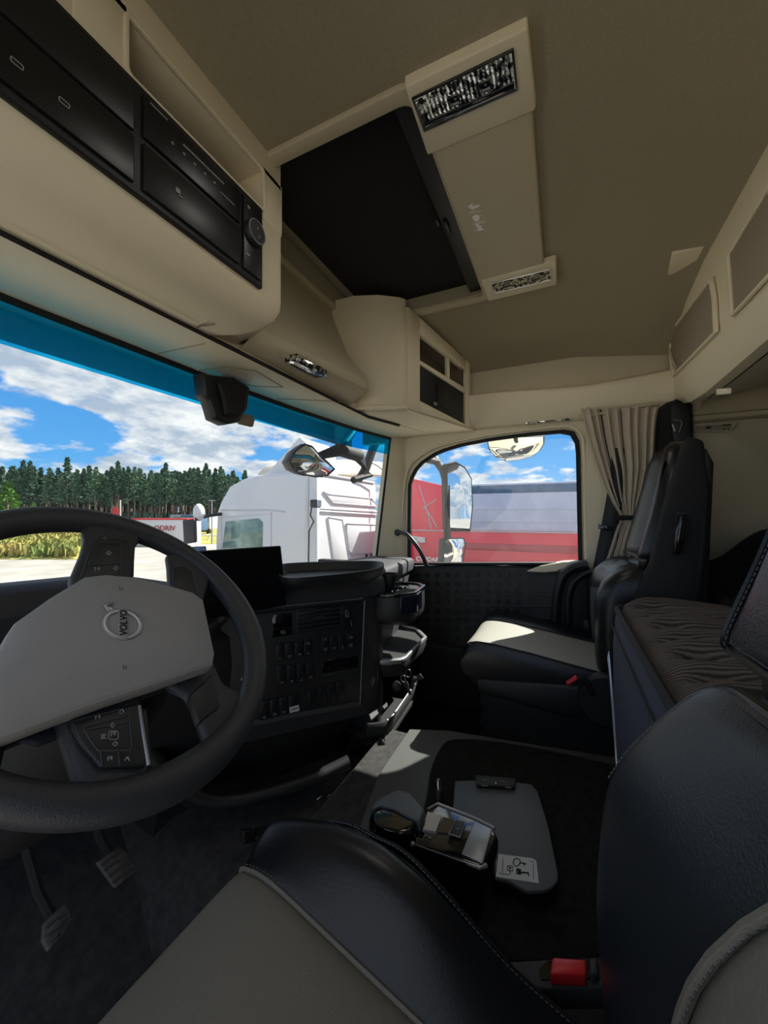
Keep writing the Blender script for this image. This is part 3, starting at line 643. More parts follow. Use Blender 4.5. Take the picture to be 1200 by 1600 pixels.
def sw_row(xs_, t0, t1, b0, b1, icons, two=()):
    n = len(xs_)-1
    for i in range(n):
        fa, fb = i/n, (i+1)/n; g = 4
        pts = [(xs_[i]+g, t0+(t1-t0)*fa), (xs_[i+1]-g, t0+(t1-t0)*fb), (xs_[i+1]-g+4, b0+(b1-b0)*fb), (xs_[i]+g+4, b0+(b1-b0)*fa)]
        s_ = plate(pts, .008, .006, SWITCH, dash, 'rocker_switch', bev=.0015)
        mxp = (pts[0][0]+pts[1][0])/2; ybt = (pts[2][1]+pts[3][1])/2; ytp = (pts[0][1]+pts[1][1])/2
        if icons[i] is None: continue
        for yy in ([ybt-26, ytp+32] if i in two else [ybt-26]):
            m = MB()
            for ln in glyph(mxp+4, yy, 1.7, icons[i]+(yy > ytp+40)): m.tube([dz_(*p, .0086) for p in ln], .0007, 4)
            obj('switch_symbol', m, WHITEI, s_)
sw_row([612, 690, 770, 850, 930], 445, 420, 602, 548, [0, 5, 3, 1], (0, 3))
sw_row([185, 268, 360, 448, 528], 522, 480, 690, 620, [4, 1, 2, 3], (3,))
sw_row([195, 287, 380, 466, 548], 728, 690, 918, 850, [2, 5, 3, 2])
sw_row([30, 125, 215, 303, 400], 1062, 992, 1242, 1150, [0, 2, 2, None])
sw_row([482, 580, 665, 748, 830], 962, 865, 1138, 1030, [None]*4)
sw_row([-200, -120, -40], 1120, 1080, 1290, 1260, [0, 1])
m = MB(); m.prism([dz_(*p, .0092) for p in ((312, 1112), (402, 1090), (408, 1142), (318, 1166))], -cn*.001); st = obj('white_sticker', m, STICK, dash, label='white sticker with a printed wave')
m = MB()
for k in range(6): m.tube([dz_(326+k*12, 1145-k*3, .0098), dz_(334+k*12, 1120-k*3, .0098), dz_(338+k*12, 1140-k*3, .0098)], .0006, 4)
obj('sticker_print', m, BLACKM, st)
m = MB(); o_ = dc(383, 1062, .006); m.tube([o_+cd*.011*math.cos(k*.39)+Vector((0, 0, .014*math.sin(k*.39))) for k in range(16)], .0014, 5, closed=True); obj('ignition_ring', m, CHROME, dash)
# lower part under the centre stack, with the curved shelf lip
m = MB(); rows = []
for z, ins in ((.36, 0), (.28, .05), (.18, .12), (.02, .20)):
    rows.append([Z(p, z) for p in [(-.24, 1.2), (-.22, .96+ins*.4), (-.08, .92+ins*.5), (.27, .66+ins), (.36, .64+ins), (.46, .74+ins*.5), (1.02, .80+ins), (1.02, 1.2)]])
m.loft(rows, False, False); obj('lower_body', m, BLACKM, dash)
lip = [UPl(u, v, PC+cn*.09, cn) for u, v in ((206, 1120), (240, 1185), (285, 1232), (330, 1252), (380, 1249), (440, 1233), (500, 1212), (545, 1190))]
m = MB(); m.tube(catmull(lip, 4), .022, 10, flat=.9); obj('knee_rim', m, BLACKP, dash)
m = MB(); rows = [[p+Vector((0, 0, -.0)) for p in catmull(lip, 4)], [p+Vector((0, .05, -.035)) for p in catmull(lip, 4)], [p+Vector((0, .10, -.02)) for p in catmull(lip, 4)]]; m.loft(rows); obj('knee_tray', m, BLACKM, dash, solid=.01)
# stalk behind the wheel
m = MB(); m.tube([U(325, 985, y=.80), U(338, 975, y=.80), U(352, 968, y=.80)], [.010, .009, .008], 8); m.lathe([(.012, -.01), (.012, .01)], U(343, 972, y=.80), (1, 0, .3), 10)
tobj('column_stalk', 'small black control stalk behind the steering wheel', 'stalk', m, SWITCH)

# screen and dash-top tray
sn = Vector((-.5, -.87, .0)).normalized(); sp = Vector((-.02, .80, .85))
sc_ = thing('infotainment_screen', 'large blank black screen standing on the dashboard beside the wheel', 'screen', (-.05, .82, .78))
P = [UPl(u, v, sp, sn) for u, v in ((298, 862), (439, 853), (449, 946), (310, 972))]
m = MB(); m.prism(P, -sn*.014); obj('housing', m, BLACKM, sc_, bev=.003)
cP = sum(P, Vector())/4
m = MB(); m.prism([cP+(p-cP)*.97+sn*.0006 for p in P], -sn*.0004); obj('display', m, SCREEN, sc_, smooth=False)
m = MB(); m.box((.0, .868, .82), (.08, .04, .09)); obj('stand', m, BLACKM, sc_, bev=.01)
tr = thing('dash_tray', 'oval black tray with raised rim on top of the dashboard', 'tray', (.25, .85, .83))
ol = [U(u, v, z=.872) for u, v in ((436, 884), (448, 880), (500, 877.5), (560, 876), (592, 877), (600, 882), (590, 888), (555, 894), (510, 899), (455, 903), (436, 898))]
ol = [p for p in catmull(ol, 3, True)]; oc_ = sum(ol, Vector())/len(ol)
m = MB(); rows = []
for k, z in ((.90, .832), (.96, .845), (1.0, .862), (1.0, .872), (.955, .872), (.90, .850), (.86, .842), (.5, .840), (.01, .840)):
    rows.append([Vector((oc_.x+(p.x-oc_.x)*k, oc_.y+(p.y-oc_.y)*k, z)) for p in ol])
m.loft(rows, True); obj('bowl', m, BLACKP, tr)
# ------------------------------------------------------------------ holders on the corner of the dashboard
hc = thing('cup_holder', 'black cup holder with glossy rim on the dashboard corner, cup sleeve inside', 'cup holder', (.45, .56, .65))
CHP = [(.325, .60), (.338, .545), (.365, .505), (.405, .480), (.56, .497), (.60, .53), (.60, .62), (.46, .68), (.345, .66)]
chc = Vector((.46, .58, 0))
def sc_poly(P_, k, z, c=chc): return [Vector((c.x+(a-c.x)*k, c.y+(b-c.y)*k, z)) for a, b in P_]
m = MB(); m.loft([sc_poly(CHP, .80, .655), sc_poly(CHP, .94, .672), sc_poly(CHP, .97, .70), sc_poly(CHP, .96, .762)], True, True); obj('base', m, BLACKP, hc, bev=.004)
m = MB(); m.ring(sc_poly(CHP, 1.0, .758), sc_poly(CHP, .86, .758), (0, 0, .014)); obj('rim', m, GLOSSB, hc, bev=.003)
m = MB(); m.prism(sc_poly(CHP, .88, .752), (0, 0, .012)); obj('deck', m, BLACKM, hc)
for dx, dy in ((-.03, .02), (.06, .01)):
    m = MB(); m.lathe([(.036, .010), (.040, .014), (.036, .018), (.034, .012)], chc+Vector((dx, dy, .752)), seg=24, caps=False); obj('cup_ring', m, GLOSSB, hc)
m = MB(); P = [(.350, .522), (.368, .498), (.405, .474), (.475, .482), (.475, .50), (.41, .50), (.38, .52)]
m.prism([Z(p, .700) for p in P], (0, 0, .066)); obj('front_pocket', m, mat('dark_navy_gloss', srgb(26, 28, 44), .2, coat=.4), hc, bev=.006, seg=3, label='dark navy glossy front section')
m = MB(); p0 = chc+Vector((-.025, .02, .772)); m.lathe([(.022, -.004), (.026, .02), (.034, .045), (.034, .056), (.030, .056), (.025, .03), (.001, .02)], p0, seg=24, caps=False)
tobj('cup_insert', 'round black cup insert standing in the dashboard cup holder', 'cup', m, BLACKP)
m = MB(); m.prism([Z(p, .26) for p in ((.30, .625), (.335, .598), (.37, .60), (.39, .75), (.33, .75))], (0, 0, .54)); obj('corner_column', m, BLACKM, dash, bev=.008)
ht = thing('storage_tray', 'open black storage tray with grey rubber base and silver edge below the cup holder', 'tray', (.55, .62, .49))
TP = [(.345, .62), (.357, .575), (.392, .535), (.42, .525), (.69, .535), (.80, .62), (.83, .73), (.40, .73)]; tcc = Vector((.56, .64, 0))
m = MB(); m.loft([sc_poly(TP, .86, .455, tcc), sc_poly(TP, .97, .49, tcc), sc_poly(TP, .98, .512, tcc)], True, True); obj('bowl', m, BLACKM, ht, bev=.003)
m = MB(); m.ring(sc_poly(TP, 1.0, .508, tcc), sc_poly(TP, .88, .508, tcc), (0, 0, .018)); obj('silver_rim', m, SILV, ht, bev=.006, seg=3)
m = MB(); m.prism(sc_poly(TP, .90, .512, tcc), (0, 0, .003)); obj('rubber_base', m, BLACKM, ht)
hb = thing('lower_pocket', 'lower black dashboard pocket with silver edge and keys on it', 'storage pocket', (.45, .6, .25))
A_ = [U(573, 1131, z=.355), U(592, 1129, z=.355), U(609, 1123, z=.355), U(628, 1098, z=.358), U(651, 1064, z=.362)]; A_ = catmull(A_, 4)
m = MB(); m.tube(A_[7:], .0035, 8); obj('silver_edge', m, SILV, hb, bev=0)
m = MB(); m.loft([[p for p in A_], [p+Vector((.005, .008, -.05)) for p in A_], [p+Vector((.02, .06, -.11)) for p in A_]]); obj('pocket', m, BLACKM, hb, solid=.006)
m = MB(); m.prism([p+Vector((0, 0, -.06)) for p in (A_[0], A_[8], A_[-1], Vector((.95, .80, .352)), Vector((.30, .72, .35)))], (0, 0, -.012)); obj('pocket_floor', m, BLACKM, hb)
m = MB(); m.prism([U(577, 1118, z=.37), U(604, 1098, z=.37), U(606, 1104, z=.36), U(580, 1126, z=.36)], (0, 0, .004)); obj('divider', m, DASHT, hb)
kk = thing('key_ring', 'bunch of dark keys hanging at the edge of the lower dashboard pocket', 'keys', U(632, 1075, x=.40))
for (u, v, r_, ax) in ((630, 1060, .013, (1, 0, .2)), (638, 1052, .014, (1, .4, 0)), (648, 1064, .018, (1, -.3, .2))):
    c_ = U(u, v, x=.39); ax = Vector(ax).normalized(); a = Vector((0, 0, 1)); b = ax.cross(a).normalized()
    m = MB(); m.tube([c_+a*r_*math.cos(k*.45)+b*r_*.7*math.sin(k*.45) for k in range(14)], .0016, 6, closed=True); obj('ring', m, METAL, kk)
m = MB(); m.lathe([(.014, 0), (.017, .004), (.017, .012), (.012, .016)], U(620, 1070, x=.385), (-1, -.3, 0), 16); obj('fob', m, BLACKP, kk)
for (u, v, w) in ((645, 1070, .3), (638, 1078, -.5), (650, 1062, .9)):
    c_ = U(u, v, x=.39); m = MB(); M_ = Matrix.Rotation(w, 3, 'X'); m.box(c_, (.003, .012, .035), M_).box(c_+M_ @ Vector((0, 0, .02)), (.005, .02, .016), M_); obj('key', m, BLACKP, kk, bev=.001)

# ================================================================== STEERING WHEEL
Wc = Vector((-.584, .538, .897)); t_, b_ = R(44.3), R(3.06)
wn = Vector((math.sin(b_)*math.cos(t_), -math.cos(b_)*math.cos(t_), math.sin(t_))); we1 = Vector((0, 0, 1)).cross(wn).normalized(); we2 = wn.cross(we1)
def WP(a, b, c=0): return Wc+we1*a+we2*b+wn*c
def wp(u, v, c=0): return UPl(u, v, Wc+wn*c, wn)
sw = thing('steering_wheel', 'black four-spoke steering wheel with grey hub cover and round maker emblem', 'steering wheel', Wc)
m = MB(); rows = []; NR = 96
for i in range(NR+1):
    th = 2*math.pi*i/NR; rr = .0205+.002*math.cos(4*th+.6)
    rows.append([WP(0, 0)+(we1*math.cos(th)+we2*math.sin(th))*(.2055+rr*math.cos(q))+wn*(.0165*math.sin(q)) for q in [2*math.pi*k/14 for k in range(14)]])
m.loft(rows, True); obj('rim', m, RIMM, sw)
def spoke(px, c0_, c1_, nm='spoke', matl=RIMM, bev=.008, par=sw, lab=None):
    m = MB(); m.prism([wp(u, v, c1_) for u, v in px], -wn*(c1_-c0_)); return obj(nm, m, matl, par, bev=bev, seg=3, label=lab)
s1 = spoke([(132, 822), (134, 840), (128, 862), (112, 900), (120, 950), (205, 950), (211, 905), (214, 852), (225, 835), (215, 810), (150, 805)], -.012, .008)
s2 = spoke([(262, 862), (265, 880), (268, 925), (255, 960), (300, 975), (320, 938), (330, 905), (337, 885), (300, 862)], -.012, .006)
s3 = spoke([(330, 1020), (350, 1065), (380, 1082), (395, 1090), (375, 1135), (330, 1170), (316, 1140), (305, 1110), (293, 1086), (260, 1070), (280, 1040)], -.012, .004)
s4 = spoke([(88, 1120), (98, 1145), (124, 1225), (120, 1245), (240, 1245), (236, 1200), (226, 1105), (215, 1070), (120, 1080)], -.012, .008)
s5 = spoke([(-60, 1120), (-60, 1200), (0, 1210), (14, 1150), (60, 1165), (98, 1150), (60, 1110)], -.014, -.006)
# hub
hub = [(131, 902), (165, 898), (210, 902), (260, 914), (302, 926), (318, 938), (328, 985), (336, 1022), (333, 1040), (250, 1068), (169, 1094), (90, 1122), (18, 1149), (-60, 1172), (-110, 1150), (-80, 1090), (-20, 1045), (0, 1012), (10, 992), (24, 972), (75, 936)]
H = [wp(u, v, .030) for u, v in hub]; hc_ = sum(H, Vector())/len(H)
m = MB(); m.loft([[hc_+(p-hc_)*k+wn*c for p in H] for k, c in ((.96, -.024), (.995, -.018), (1.0, -.004), (.985, .001), (.94, .004), (.7, .009), (.4, .011), (.02, .012))], True, True); hubo = obj('hub_cover', m, HUBG, sw, bev=0, angle=25)
m = MB(); m.loft([[hc_+(p-hc_)*.93-wn*.022 for p in H], [hc_+(p-hc_)*.90-wn*.05 for p in H], [Wc+(p-hc_)*.45-wn*.09 for p in H]], True, True); obj('hub_back', m, BLACKM, sw)
# emblem
ec = wp(191, 976, .0405); lx = (wp(215, 976, .0405)-ec); er = .024
ex_ = (wp(191, 950, .0405)-wp(191, 1000, .0405)).normalized(); ey_ = wn.cross(ex_).normalized()      # reading direction runs up the wheel
def circ(c, r, n=36): return [c+ex_*r*math.cos(2*math.pi*k/n)+ey_*r*math.sin(2*math.pi*k/n) for k in range(n)]
er = (wp(222, 976, .0405)-ec).length
m = MB(); m.ring(circ(ec, er), circ(ec, er*.74), wn*.0025); em = obj('emblem', m, SILV, hubo, bev=.0008, label='silver ring emblem with arrow')
d1 = (ex_*.95+ey_*.6).normalized(); d2 = wn.cross(d1)
m = MB(); a0 = ec+d1*er*.95
m.prism([a0-d2*er*.10, a0+d1*er*.30-d2*er*.10, a0+d1*er*.30+d2*er*.10, a0+d2*er*.10], wn*.0025)
m.prism([a0+d1*er*.50+d2*er*.0+d2*er*.25, a0+d1*er*.50-d2*er*.30, a0+d1*er*.36-d2*er*.30, a0+d1*er*.36+d2*er*.08, a0+d1*er*.0+d2*er*.08, a0+d2*er*.25+d1*er*.0], wn*.0025) 
obj('emblem_arrow', m, SILV, hubo, bev=.0004)
m = MB(); m.prism([ec+ex_*er*1.0*sx+ey_*er*.22*sy for sx, sy in ((-1, -1), (1, -1), (1, 1), (-1, 1))], wn*.0028); obj('emblem_bar', m, HUBG, hubo, bev=.0005)
tsz = er*.50
m = text_mb('VOLVO', ec-ex_*er*.78-ey_*er*.17+wn*.0031, ex_, ey_, tsz, .0004, bold=.0002); 
obj('emblem_lettering', m, BLACKM, hubo, smooth=False)
m = MB()
for u, v in ((189, 918), (195, 1042)): m.tube([wp(u-2, v-3, .041), wp(u-2, v+3, .041), wp(u+2, v+3, .041), wp(u+2, v-1, .041)], .0004, 4)
obj('moulded_mark', m, DASHM, hubo)
# button pods
def pod(px, c, divs, icons, nm='button_pod', par=sw):
    p_ = spoke(px, c-.012, c, nm, BLACKP, .003, par)
    for ln in divs: m = MB(); m.tube([wp(u, v, c+.0004) for u, v in ln], .0009, 4); obj('button_seam', m, DASHT, p_)
    for ic in icons: m = MB(); [m.tube([wp(u, v, c+.0006) for u, v in ln], .0006, 4) for ln in ic]; obj('button_symbol', m, WHITEI, p_)
    return p_
def ico(cx, cy, k): return glyph(cx, cy, .42, k)
pod([(156, 836), (140, 862), (124, 906), (205, 903), (204, 860), (200, 842)], .014, [[(155, 849), (188, 849)], [(138, 884), (188, 880)], [(188, 840), (190, 900)], [(155, 849), (145, 866), (138, 884)]], [[[(161, 842), (164, 839)], [(164, 843), (167, 840)]], ico(152, 889, 3), ico(181, 888, 1), ico(170, 864, 1)])
m = MB(); m.prism([wp(u, v, .008) for u, v in ((205, 848), (211, 852), (210, 900), (204, 900))], -wn*.01); obj('paddle', m, DASHM, sw, bev=.002)
pod([(271, 885), (290, 884), (301, 893), (308, 930), (271, 920)], .008, [[(276, 890), (276, 918)]], [])
pod([(332, 1052), (345, 1100), (341, 1108), (311, 1131), (296, 1086)], .006, [[(334, 1100), (316, 1122)]], [])
pod([(109, 1121), (216, 1098), (222, 1140), (230, 1196), (157, 1198), (130, 1165), (113, 1135)], .014,
    [[(130, 1137), (195, 1119), (202, 1118), (206, 1165), (204, 1172), (153, 1173), (138, 1152), (130, 1137)], [(118, 1126), (195, 1107)], [(157, 1173), (160, 1197)], [(185, 1173), (187, 1197)], [(140, 1140), (199, 1128)]],
    [ico(153, 1120, 3), ico(190, 1112, 5), ico(177, 1147, 3), ico(162, 1151, 2), ico(180, 1162, 5), ico(172, 1185, 3), ico(199, 1185, 0), ico(176, 1133, 1)])
m = MB(); m.ring([wp(177+a, 1149+b, .0148) for a, b in rrect(16, 14, 4)], [wp(177+a, 1149+b, .0148) for a, b in rrect(14, 12, 3)], wn*.0004); obj('centre_button', m, WHITEI, sw)
m = MB(); m.tube([wp(217, 1103, .012), wp(224, 1150, .012), wp(232, 1196, .012)], .0022, 6); obj('pod_trim', m, SILV, sw, label='bright trim edge')
m = MB(); m.prism([wp(u, v, .006) for u, v in ((221, 1106), (230, 1108), (238, 1194), (233, 1196))], -wn*.012); obj('paddle', m, DASHM, sw, bev=.002)
# column shroud
sc2 = MB(); rows = []
for c, r_ in ((-.06, .085), (-.10, .095), (-.20, .10), (-.36, .10)):
    rows.append([WP(r_*1.15*math.cos(2*math.pi*k/20), r_*math.sin(2*math.pi*k/20)-.02, c) for k in range(20)])
sc2.loft(rows, True, True); tobj('steering_column', 'dark steering column shroud behind the wheel hub', 'steering column', sc2, BLACKM)

# ================================================================== PEDALS AND FLOOR THINGS
pn2 = Vector((0, -.75, .66)).normalized(); pp = Vector((-.45, .86, .30))
def pedal(px, lab, ribs):
    P = [UPl(u, v, pp, pn2) for u, v in px]; c = sum(P, Vector())/len(P)
    t = thing('pedal', lab, 'pedal', c-pn2*.05)
    m = MB(); m.prism([p for p in P], -pn2*.012); pad = obj('pad', m, PEDALM, t, bev=.004)
    for (a, b) in ribs: m = MB(); A0, B0 = UPl(*a, pp+pn2*.002, pn2), UPl(*b, pp+pn2*.002, pn2); mid = A0.lerp(B0, .5)+Vector((0, 0, .004)); m.tube([A0, mid, mid+Vector((.002, 0, -.006)), B0], .0022, 5); obj('grip_rib', m, DASHT, pad)
    m = MB(); m.tube([c-pn2*.01, c+Vector((0, .07, .03)), c+Vector((0, .16, .16))], .009, 8); obj('arm', m, BLACKM, t)
pedal([(150, 1347), (188, 1321), (200, 1332), (216, 1352), (211, 1364), (181, 1387), (166, 1368)], 'right foot pedal, worn dark rubber pad with stepped grip ribs', [((158, 1352), (192, 1328)), ((163, 1360), (200, 1336)), ((170, 1370), (207, 1345)), ((176, 1380), (211, 1356))])
pedal([(68, 1442), (102, 1410), (110, 1420), (117, 1437), (100, 1458), (76, 1487), (66, 1470)], 'left foot pedal, nearer the door, dark rubber pad half in shadow', [((72, 1450), (108, 1422)), ((76, 1462), (114, 1434)), ((78, 1474), (100, 1455))])
m = MB(); P = [U(u, v, z=.012) for u, v in ((40, 1470), (160, 1330), (205, 1360), (300, 1420), (300, 1700), (60, 1800), (30, 1600))]; m.prism(P, (0, 0, -.008))
fm = tobj('rubber_mat', 'dirty black rubber mat in the driver footwell', 'floor mat', m, RUBBER, bev=.003)
m = MB()
for px in ([(82, 1564), (130, 1500), (134, 1512), (88, 1584)], [(84, 1566), (155, 1524), (160, 1540), (88, 1584)]): m.tube([U(u, v, z=.016) for u, v in px], .0016, 5, closed=True)
obj('moulded_frame', m, PEDALM, fm)
m = MB(); m.tube(catmull([U(u, v, z=.02) for u, v in ((212, 1352), (240, 1390), (268, 1420), (290, 1440))], 4), .012, 8, flat=.5); obj('raised_edge', m, PEDALM, fm)
# release lever on the tunnel
rl = thing('release_lever', 'small black latch with a square tab low beside the driver seat front', 'lever', U(395, 1308, y=.72))
m = MB(); m.prism([U(u, v, y=.72) for u, v in ((382, 1299), (398, 1296), (401, 1316), (383, 1320))], (0, .02, 0)); obj('tab', m, BLACKP, rl, bev=.003)
m = MB(); m.tube([U(u, v, y=.73) for u, v in ((400, 1300), (440, 1290), (500, 1272))], .010, 8); obj('bar', m, BLACKP, rl)
# shiny tunnel cover and mat
m = MB(); P = [U(u, v, z=.303) for u, v in ((560, 1300), (590, 1215), (620, 1170), (640, 1141), (700, 1143), (960, 1185), (1000, 1195), (1000, 1230), (900, 1500), (600, 1500))]; m.prism(P, (0, 0, .004))
tobj('tunnel_cover', 'smooth grey plastic cover on the engine tunnel, sunlit at its front edge', 'tunnel cover', m, COVERG, bev=.002)
m = MB(); e_ = [U(u, v, z=.312) for u, v in ((655, 1300), (668, 1245), (674, 1205), (688, 1172), (706, 1157), (760, 1158), (850, 1172), (960, 1196))]; e_ = catmull(e_, 4)
P = e_+[U(u, v, z=.312) for u, v in ((1010, 1250), (1000, 1500), (700, 1500))]; m.prism(P, (0, 0, -.006)); tm = tobj('carpet_mat', 'black carpet mat with rounded corner lying on the engine tunnel', 'floor mat', m, CARPET)
m = MB(); m.tube(e_, .003, 6); obj('bound_edge', m, BLACKM, tm)
# clipboard
cp = [(711, 1220), (740, 1219), (806, 1222), (830, 1225), (840, 1236), (857, 1291), (872, 1364), (871, 1377), (862, 1386), (850, 1391), (824, 1392), (809, 1384), (795, 1375), (775, 1371), (762, 1374), (750, 1384), (735, 1380), (700, 1350), (704, 1300), (708, 1261)]
cz = .345; P = [U(u, v, z=cz) for u, v in cp]
cbd = thing('clipboard', 'dark grey clipboard plate with wavy lower edge lying on the tunnel mat', 'clipboard', (.03, .13, .315))
m = MB(); m.prism(P, (0, 0, -.008)); obj('board', m, CLIPG, cbd, bev=.002)
m = MB(); m.prism([Vector((p.x*.92+.003, p.y*.92+.01, cz-.010)) for p in P], (0, 0, -.018)); obj('spacer', m, BLACKM, cbd)
m = MB(); P = [U(u, v, z=cz+.004) for u, v in ((743, 1215), (806, 1220), (805, 1234), (744, 1230))]; m.prism(P, (0, 0, .008)); clip = obj('clip', m, BLACKP, cbd, bev=.002)
m = MB()
for (a, b) in (((752, 1219), (760, 1219)), ((752, 1227), (762, 1228)), ((778, 1221), (790, 1222)), ((790, 1230), (799, 1231))): m.tube([U(*a, z=cz+.013), U(*b, z=cz+.013)], .0012, 5)
m.sphere(U(775, 1224, z=cz+.012), .004, 6); obj('rivets', m, CHROME, clip)
P = [U(u, v, z=cz+.0008) for u, v in ((779, 1334), (832, 1341), (838, 1345), (842, 1380), (763, 1368))]
m = MB(); m.prism(P, (0, 0, -.0006)); stk = obj('instruction_sticker', m, STICK, cbd, smooth=False, label='white instruction sticker with key and P symbols')
def sk(lines, r_=.0008, nm='printed_symbol'):
    m = MB(); [m.tube([U(u, v, z=cz+.0012) for u, v in ln], r_, 4) for ln in lines]; obj(nm, m, BLACKM, stk)
sk([[(803, 1343), (807, 1341), (812, 1343), (813, 1348), (809, 1353), (805, 1353), (802, 1349), (803, 1343)], [(812, 1348), (823, 1350)], [(818, 1347), (819, 1352)]], .001)
sk([[(793, 1353), (801, 1353), (801, 1361), (793, 1360), (793, 1353)], [(796, 1359), (796, 1355), (799, 1356), (796, 1357)], [(797, 1361), (797, 1366)]])
sk([[(808, 1358), (813, 1359), (813, 1366), (808, 1365), (808, 1358)], [(814, 1363), (826, 1364), (826, 1368)], [(811, 1360), (811, 1366)]], .0015)
sk([[(786, 1341), (785, 1363)], [(828, 1345), (833, 1346), (834, 1374)]], .0005); sk([[(769, 1357), (772, 1360)], [(780, 1364), (795, 1367)]], .0006)
# plug
pg = thing('power_plug', 'short metal-tipped plug standing in a socket beside the clipboard', 'plug', U(687, 1255, z=.33))
a0 = U(687, 1256, z=.33)
m = MB(); m.lathe([(.010, 0), (.011, .01), (.011, .028), (.008, .032)], a0, (.15, .1, 1), 14); obj('collar', m, BLACKP, pg)
m = MB(); m.lathe([(.006, .03), (.006, .05), (.004, .056)], a0, (.15, .1, 1), 12); obj('metal_tip', m, METAL, pg)
# ------------------------------------------------------------------ gear selector at the seat side
gs = thing('gear_selector', 'black and silver gear selector console with leather grip beside the driver seat', 'gear selector', (-.26, .2, .40))
zt_ = .52
def G(u, v, z=zt_): return U(u, v, z=z)
top = [(667, 1266), (684, 1256), (741, 1279), (772, 1294), (779, 1308), (757, 1353), (750, 1355), (643, 1318), (650, 1295)]
T = [G(*p) for p in top]; gc = sum(T, Vector())/len(T)
m = MB(); m.loft([[gc+(p-gc)*.85+Vector((0, 0, -.10)) for p in T], [p+Vector((0, 0, -.04)) for p in T], [p+Vector((0, 0, -.006)) for p in T], [gc+(p-gc)*.96 for p in T]], True, True); gb = obj('base', m, GLOSSB, gs, bev=.003)
m = MB(); P = [G(u, v, .5215) for u, v in ((741, 1281), (770, 1295), (755, 1348), (721, 1333))]; m.prism(P, (0, 0, -.004)); obj('palm_rest', m, SILV, gs, bev=.002, label='silver grey end piece')
m = MB(); m.tube([G(u, v, .516) for u, v in ((643, 1318), (700, 1337), (750, 1356), (760, 1352))], .0035, 8); obj('edge_trim', m, SILV, gs); m = MB(); m.tube([G(u, v, .519) for u, v in ((668, 1265), (684, 1256), (741, 1278), (773, 1294))], .0028, 8); obj('edge_trim', m, SILV, gs)
m = MB(); P = [G(u, v, .522) for u, v in ((668, 1268), (690, 1274), (681, 1299), (660, 1296))]; m.prism(P, (0, 0, -.002)); obj('gate_plate', m, METAL, gs, label='bright metal plate by the grip')
m = MB(); P = [G(u, v, .522) for u, v in ((692, 1276), (709, 1281), (701, 1302), (683, 1300))]; m.prism(P, (0, 0, -.002)); obj('gear_display', m, GLOSSB, gs)
m = MB(); P = [G(u, v, .524) for u, v in ((712, 1280), (727, 1284), (719, 1308), (702, 1303))]; m.prism(P, (0, 0, -.004)); pb = obj('parking_button', m, BLACKP, gs, bev=.0015)
m = MB(); c_ = sum(P, Vector())/4; m.ring([c_+(p-c_)*1.08 for p in P], [c_+(p-c_)*1.0 for p in P], (0, 0, .0006)); m.tube([G(712, 1294, .5245), G(717, 1295, .5245)], .0008, 4); obj('button_outline', m, WHITEI, pb)
m = MB(); m.tube([G(u, v, .5222) for u, v in ((664, 1302), (667, 1305), (662, 1306))], .0008, 4); m.tube([G(u, v, .5222) for u, v in ((669, 1306), (673, 1309), (669, 1309))], .0008, 4); obj('gate_letters', m, WHITEI, gs)
m = MB(); gr = [(578, 1266), (583, 1253), (600, 1243), (621, 1233), (640, 1238), (650, 1249), (665, 1265), (657, 1283), (640, 1277), (614, 1263), (594, 1259)]
T = [G(u, v, .537) for u, v in gr]; gc = sum(T, Vector())/len(T)
m.loft([[gc+(p-gc)*k+Vector((0, 0, z)) for p in T] for k, z in ((.90, -.07), (1.0, -.02), (1.0, -.007), (.96, -.001), (.90, .001))], True, True); grp = obj('grip', m, CLIPG, gs, bev=.002, label='grey topped grip plate')
m = MB(); P = [G(u, v, .531) for u, v in ((576, 1272), (584, 1262), (598, 1259), (616, 1264), (640, 1278), (656, 1285), (646, 1303), (625, 1306), (600, 1300), (583, 1292))]; c_ = sum(P, Vector())/len(P)
m.loft([[c_+(p-c_)*k+Vector((0, 0, z)) for p in P] for k, z in ((.92, -.08), (1.0, -.035), (.98, -.010), (.90, .0), (.80, .003))], True, True); gg = obj('grip_front', m, GLOSSB, gs, bev=.003, seg=3, label='gloss black grip front')
m = MB(); m.tube([G(u, v, .532) for u, v in ((585, 1280), (592, 1275), (604, 1275), (615, 1283))], .0012, 5); m.sphere(G(603, 1290, .53), .004, 6); obj('grip_switch', m, SWITCH, gg)
m = MB(); c_ = Vector((-.33, .18, .40)); m.box(c_, (.08, .12, .08)); obj('mounting_arm', m, BLACKM, gs, bev=.01)
# ================================================================== SEATS
def stitches(pts, step=.006, r_=.0009, ln=.0038, off=Vector((0, 0, 0))):
    m = MB(); pts = [Vector(p) for p in pts]; acc = 0
    for a, b in zip(pts, pts[1:]):
        L_ = (b-a).length; d = (b-a)/max(L_, 1e-9); s = acc
        while s < L_:
            p = a+d*s+off; m.tube([p, p+d*ln], r_, 4); s += step
        acc = s-L_
    return m
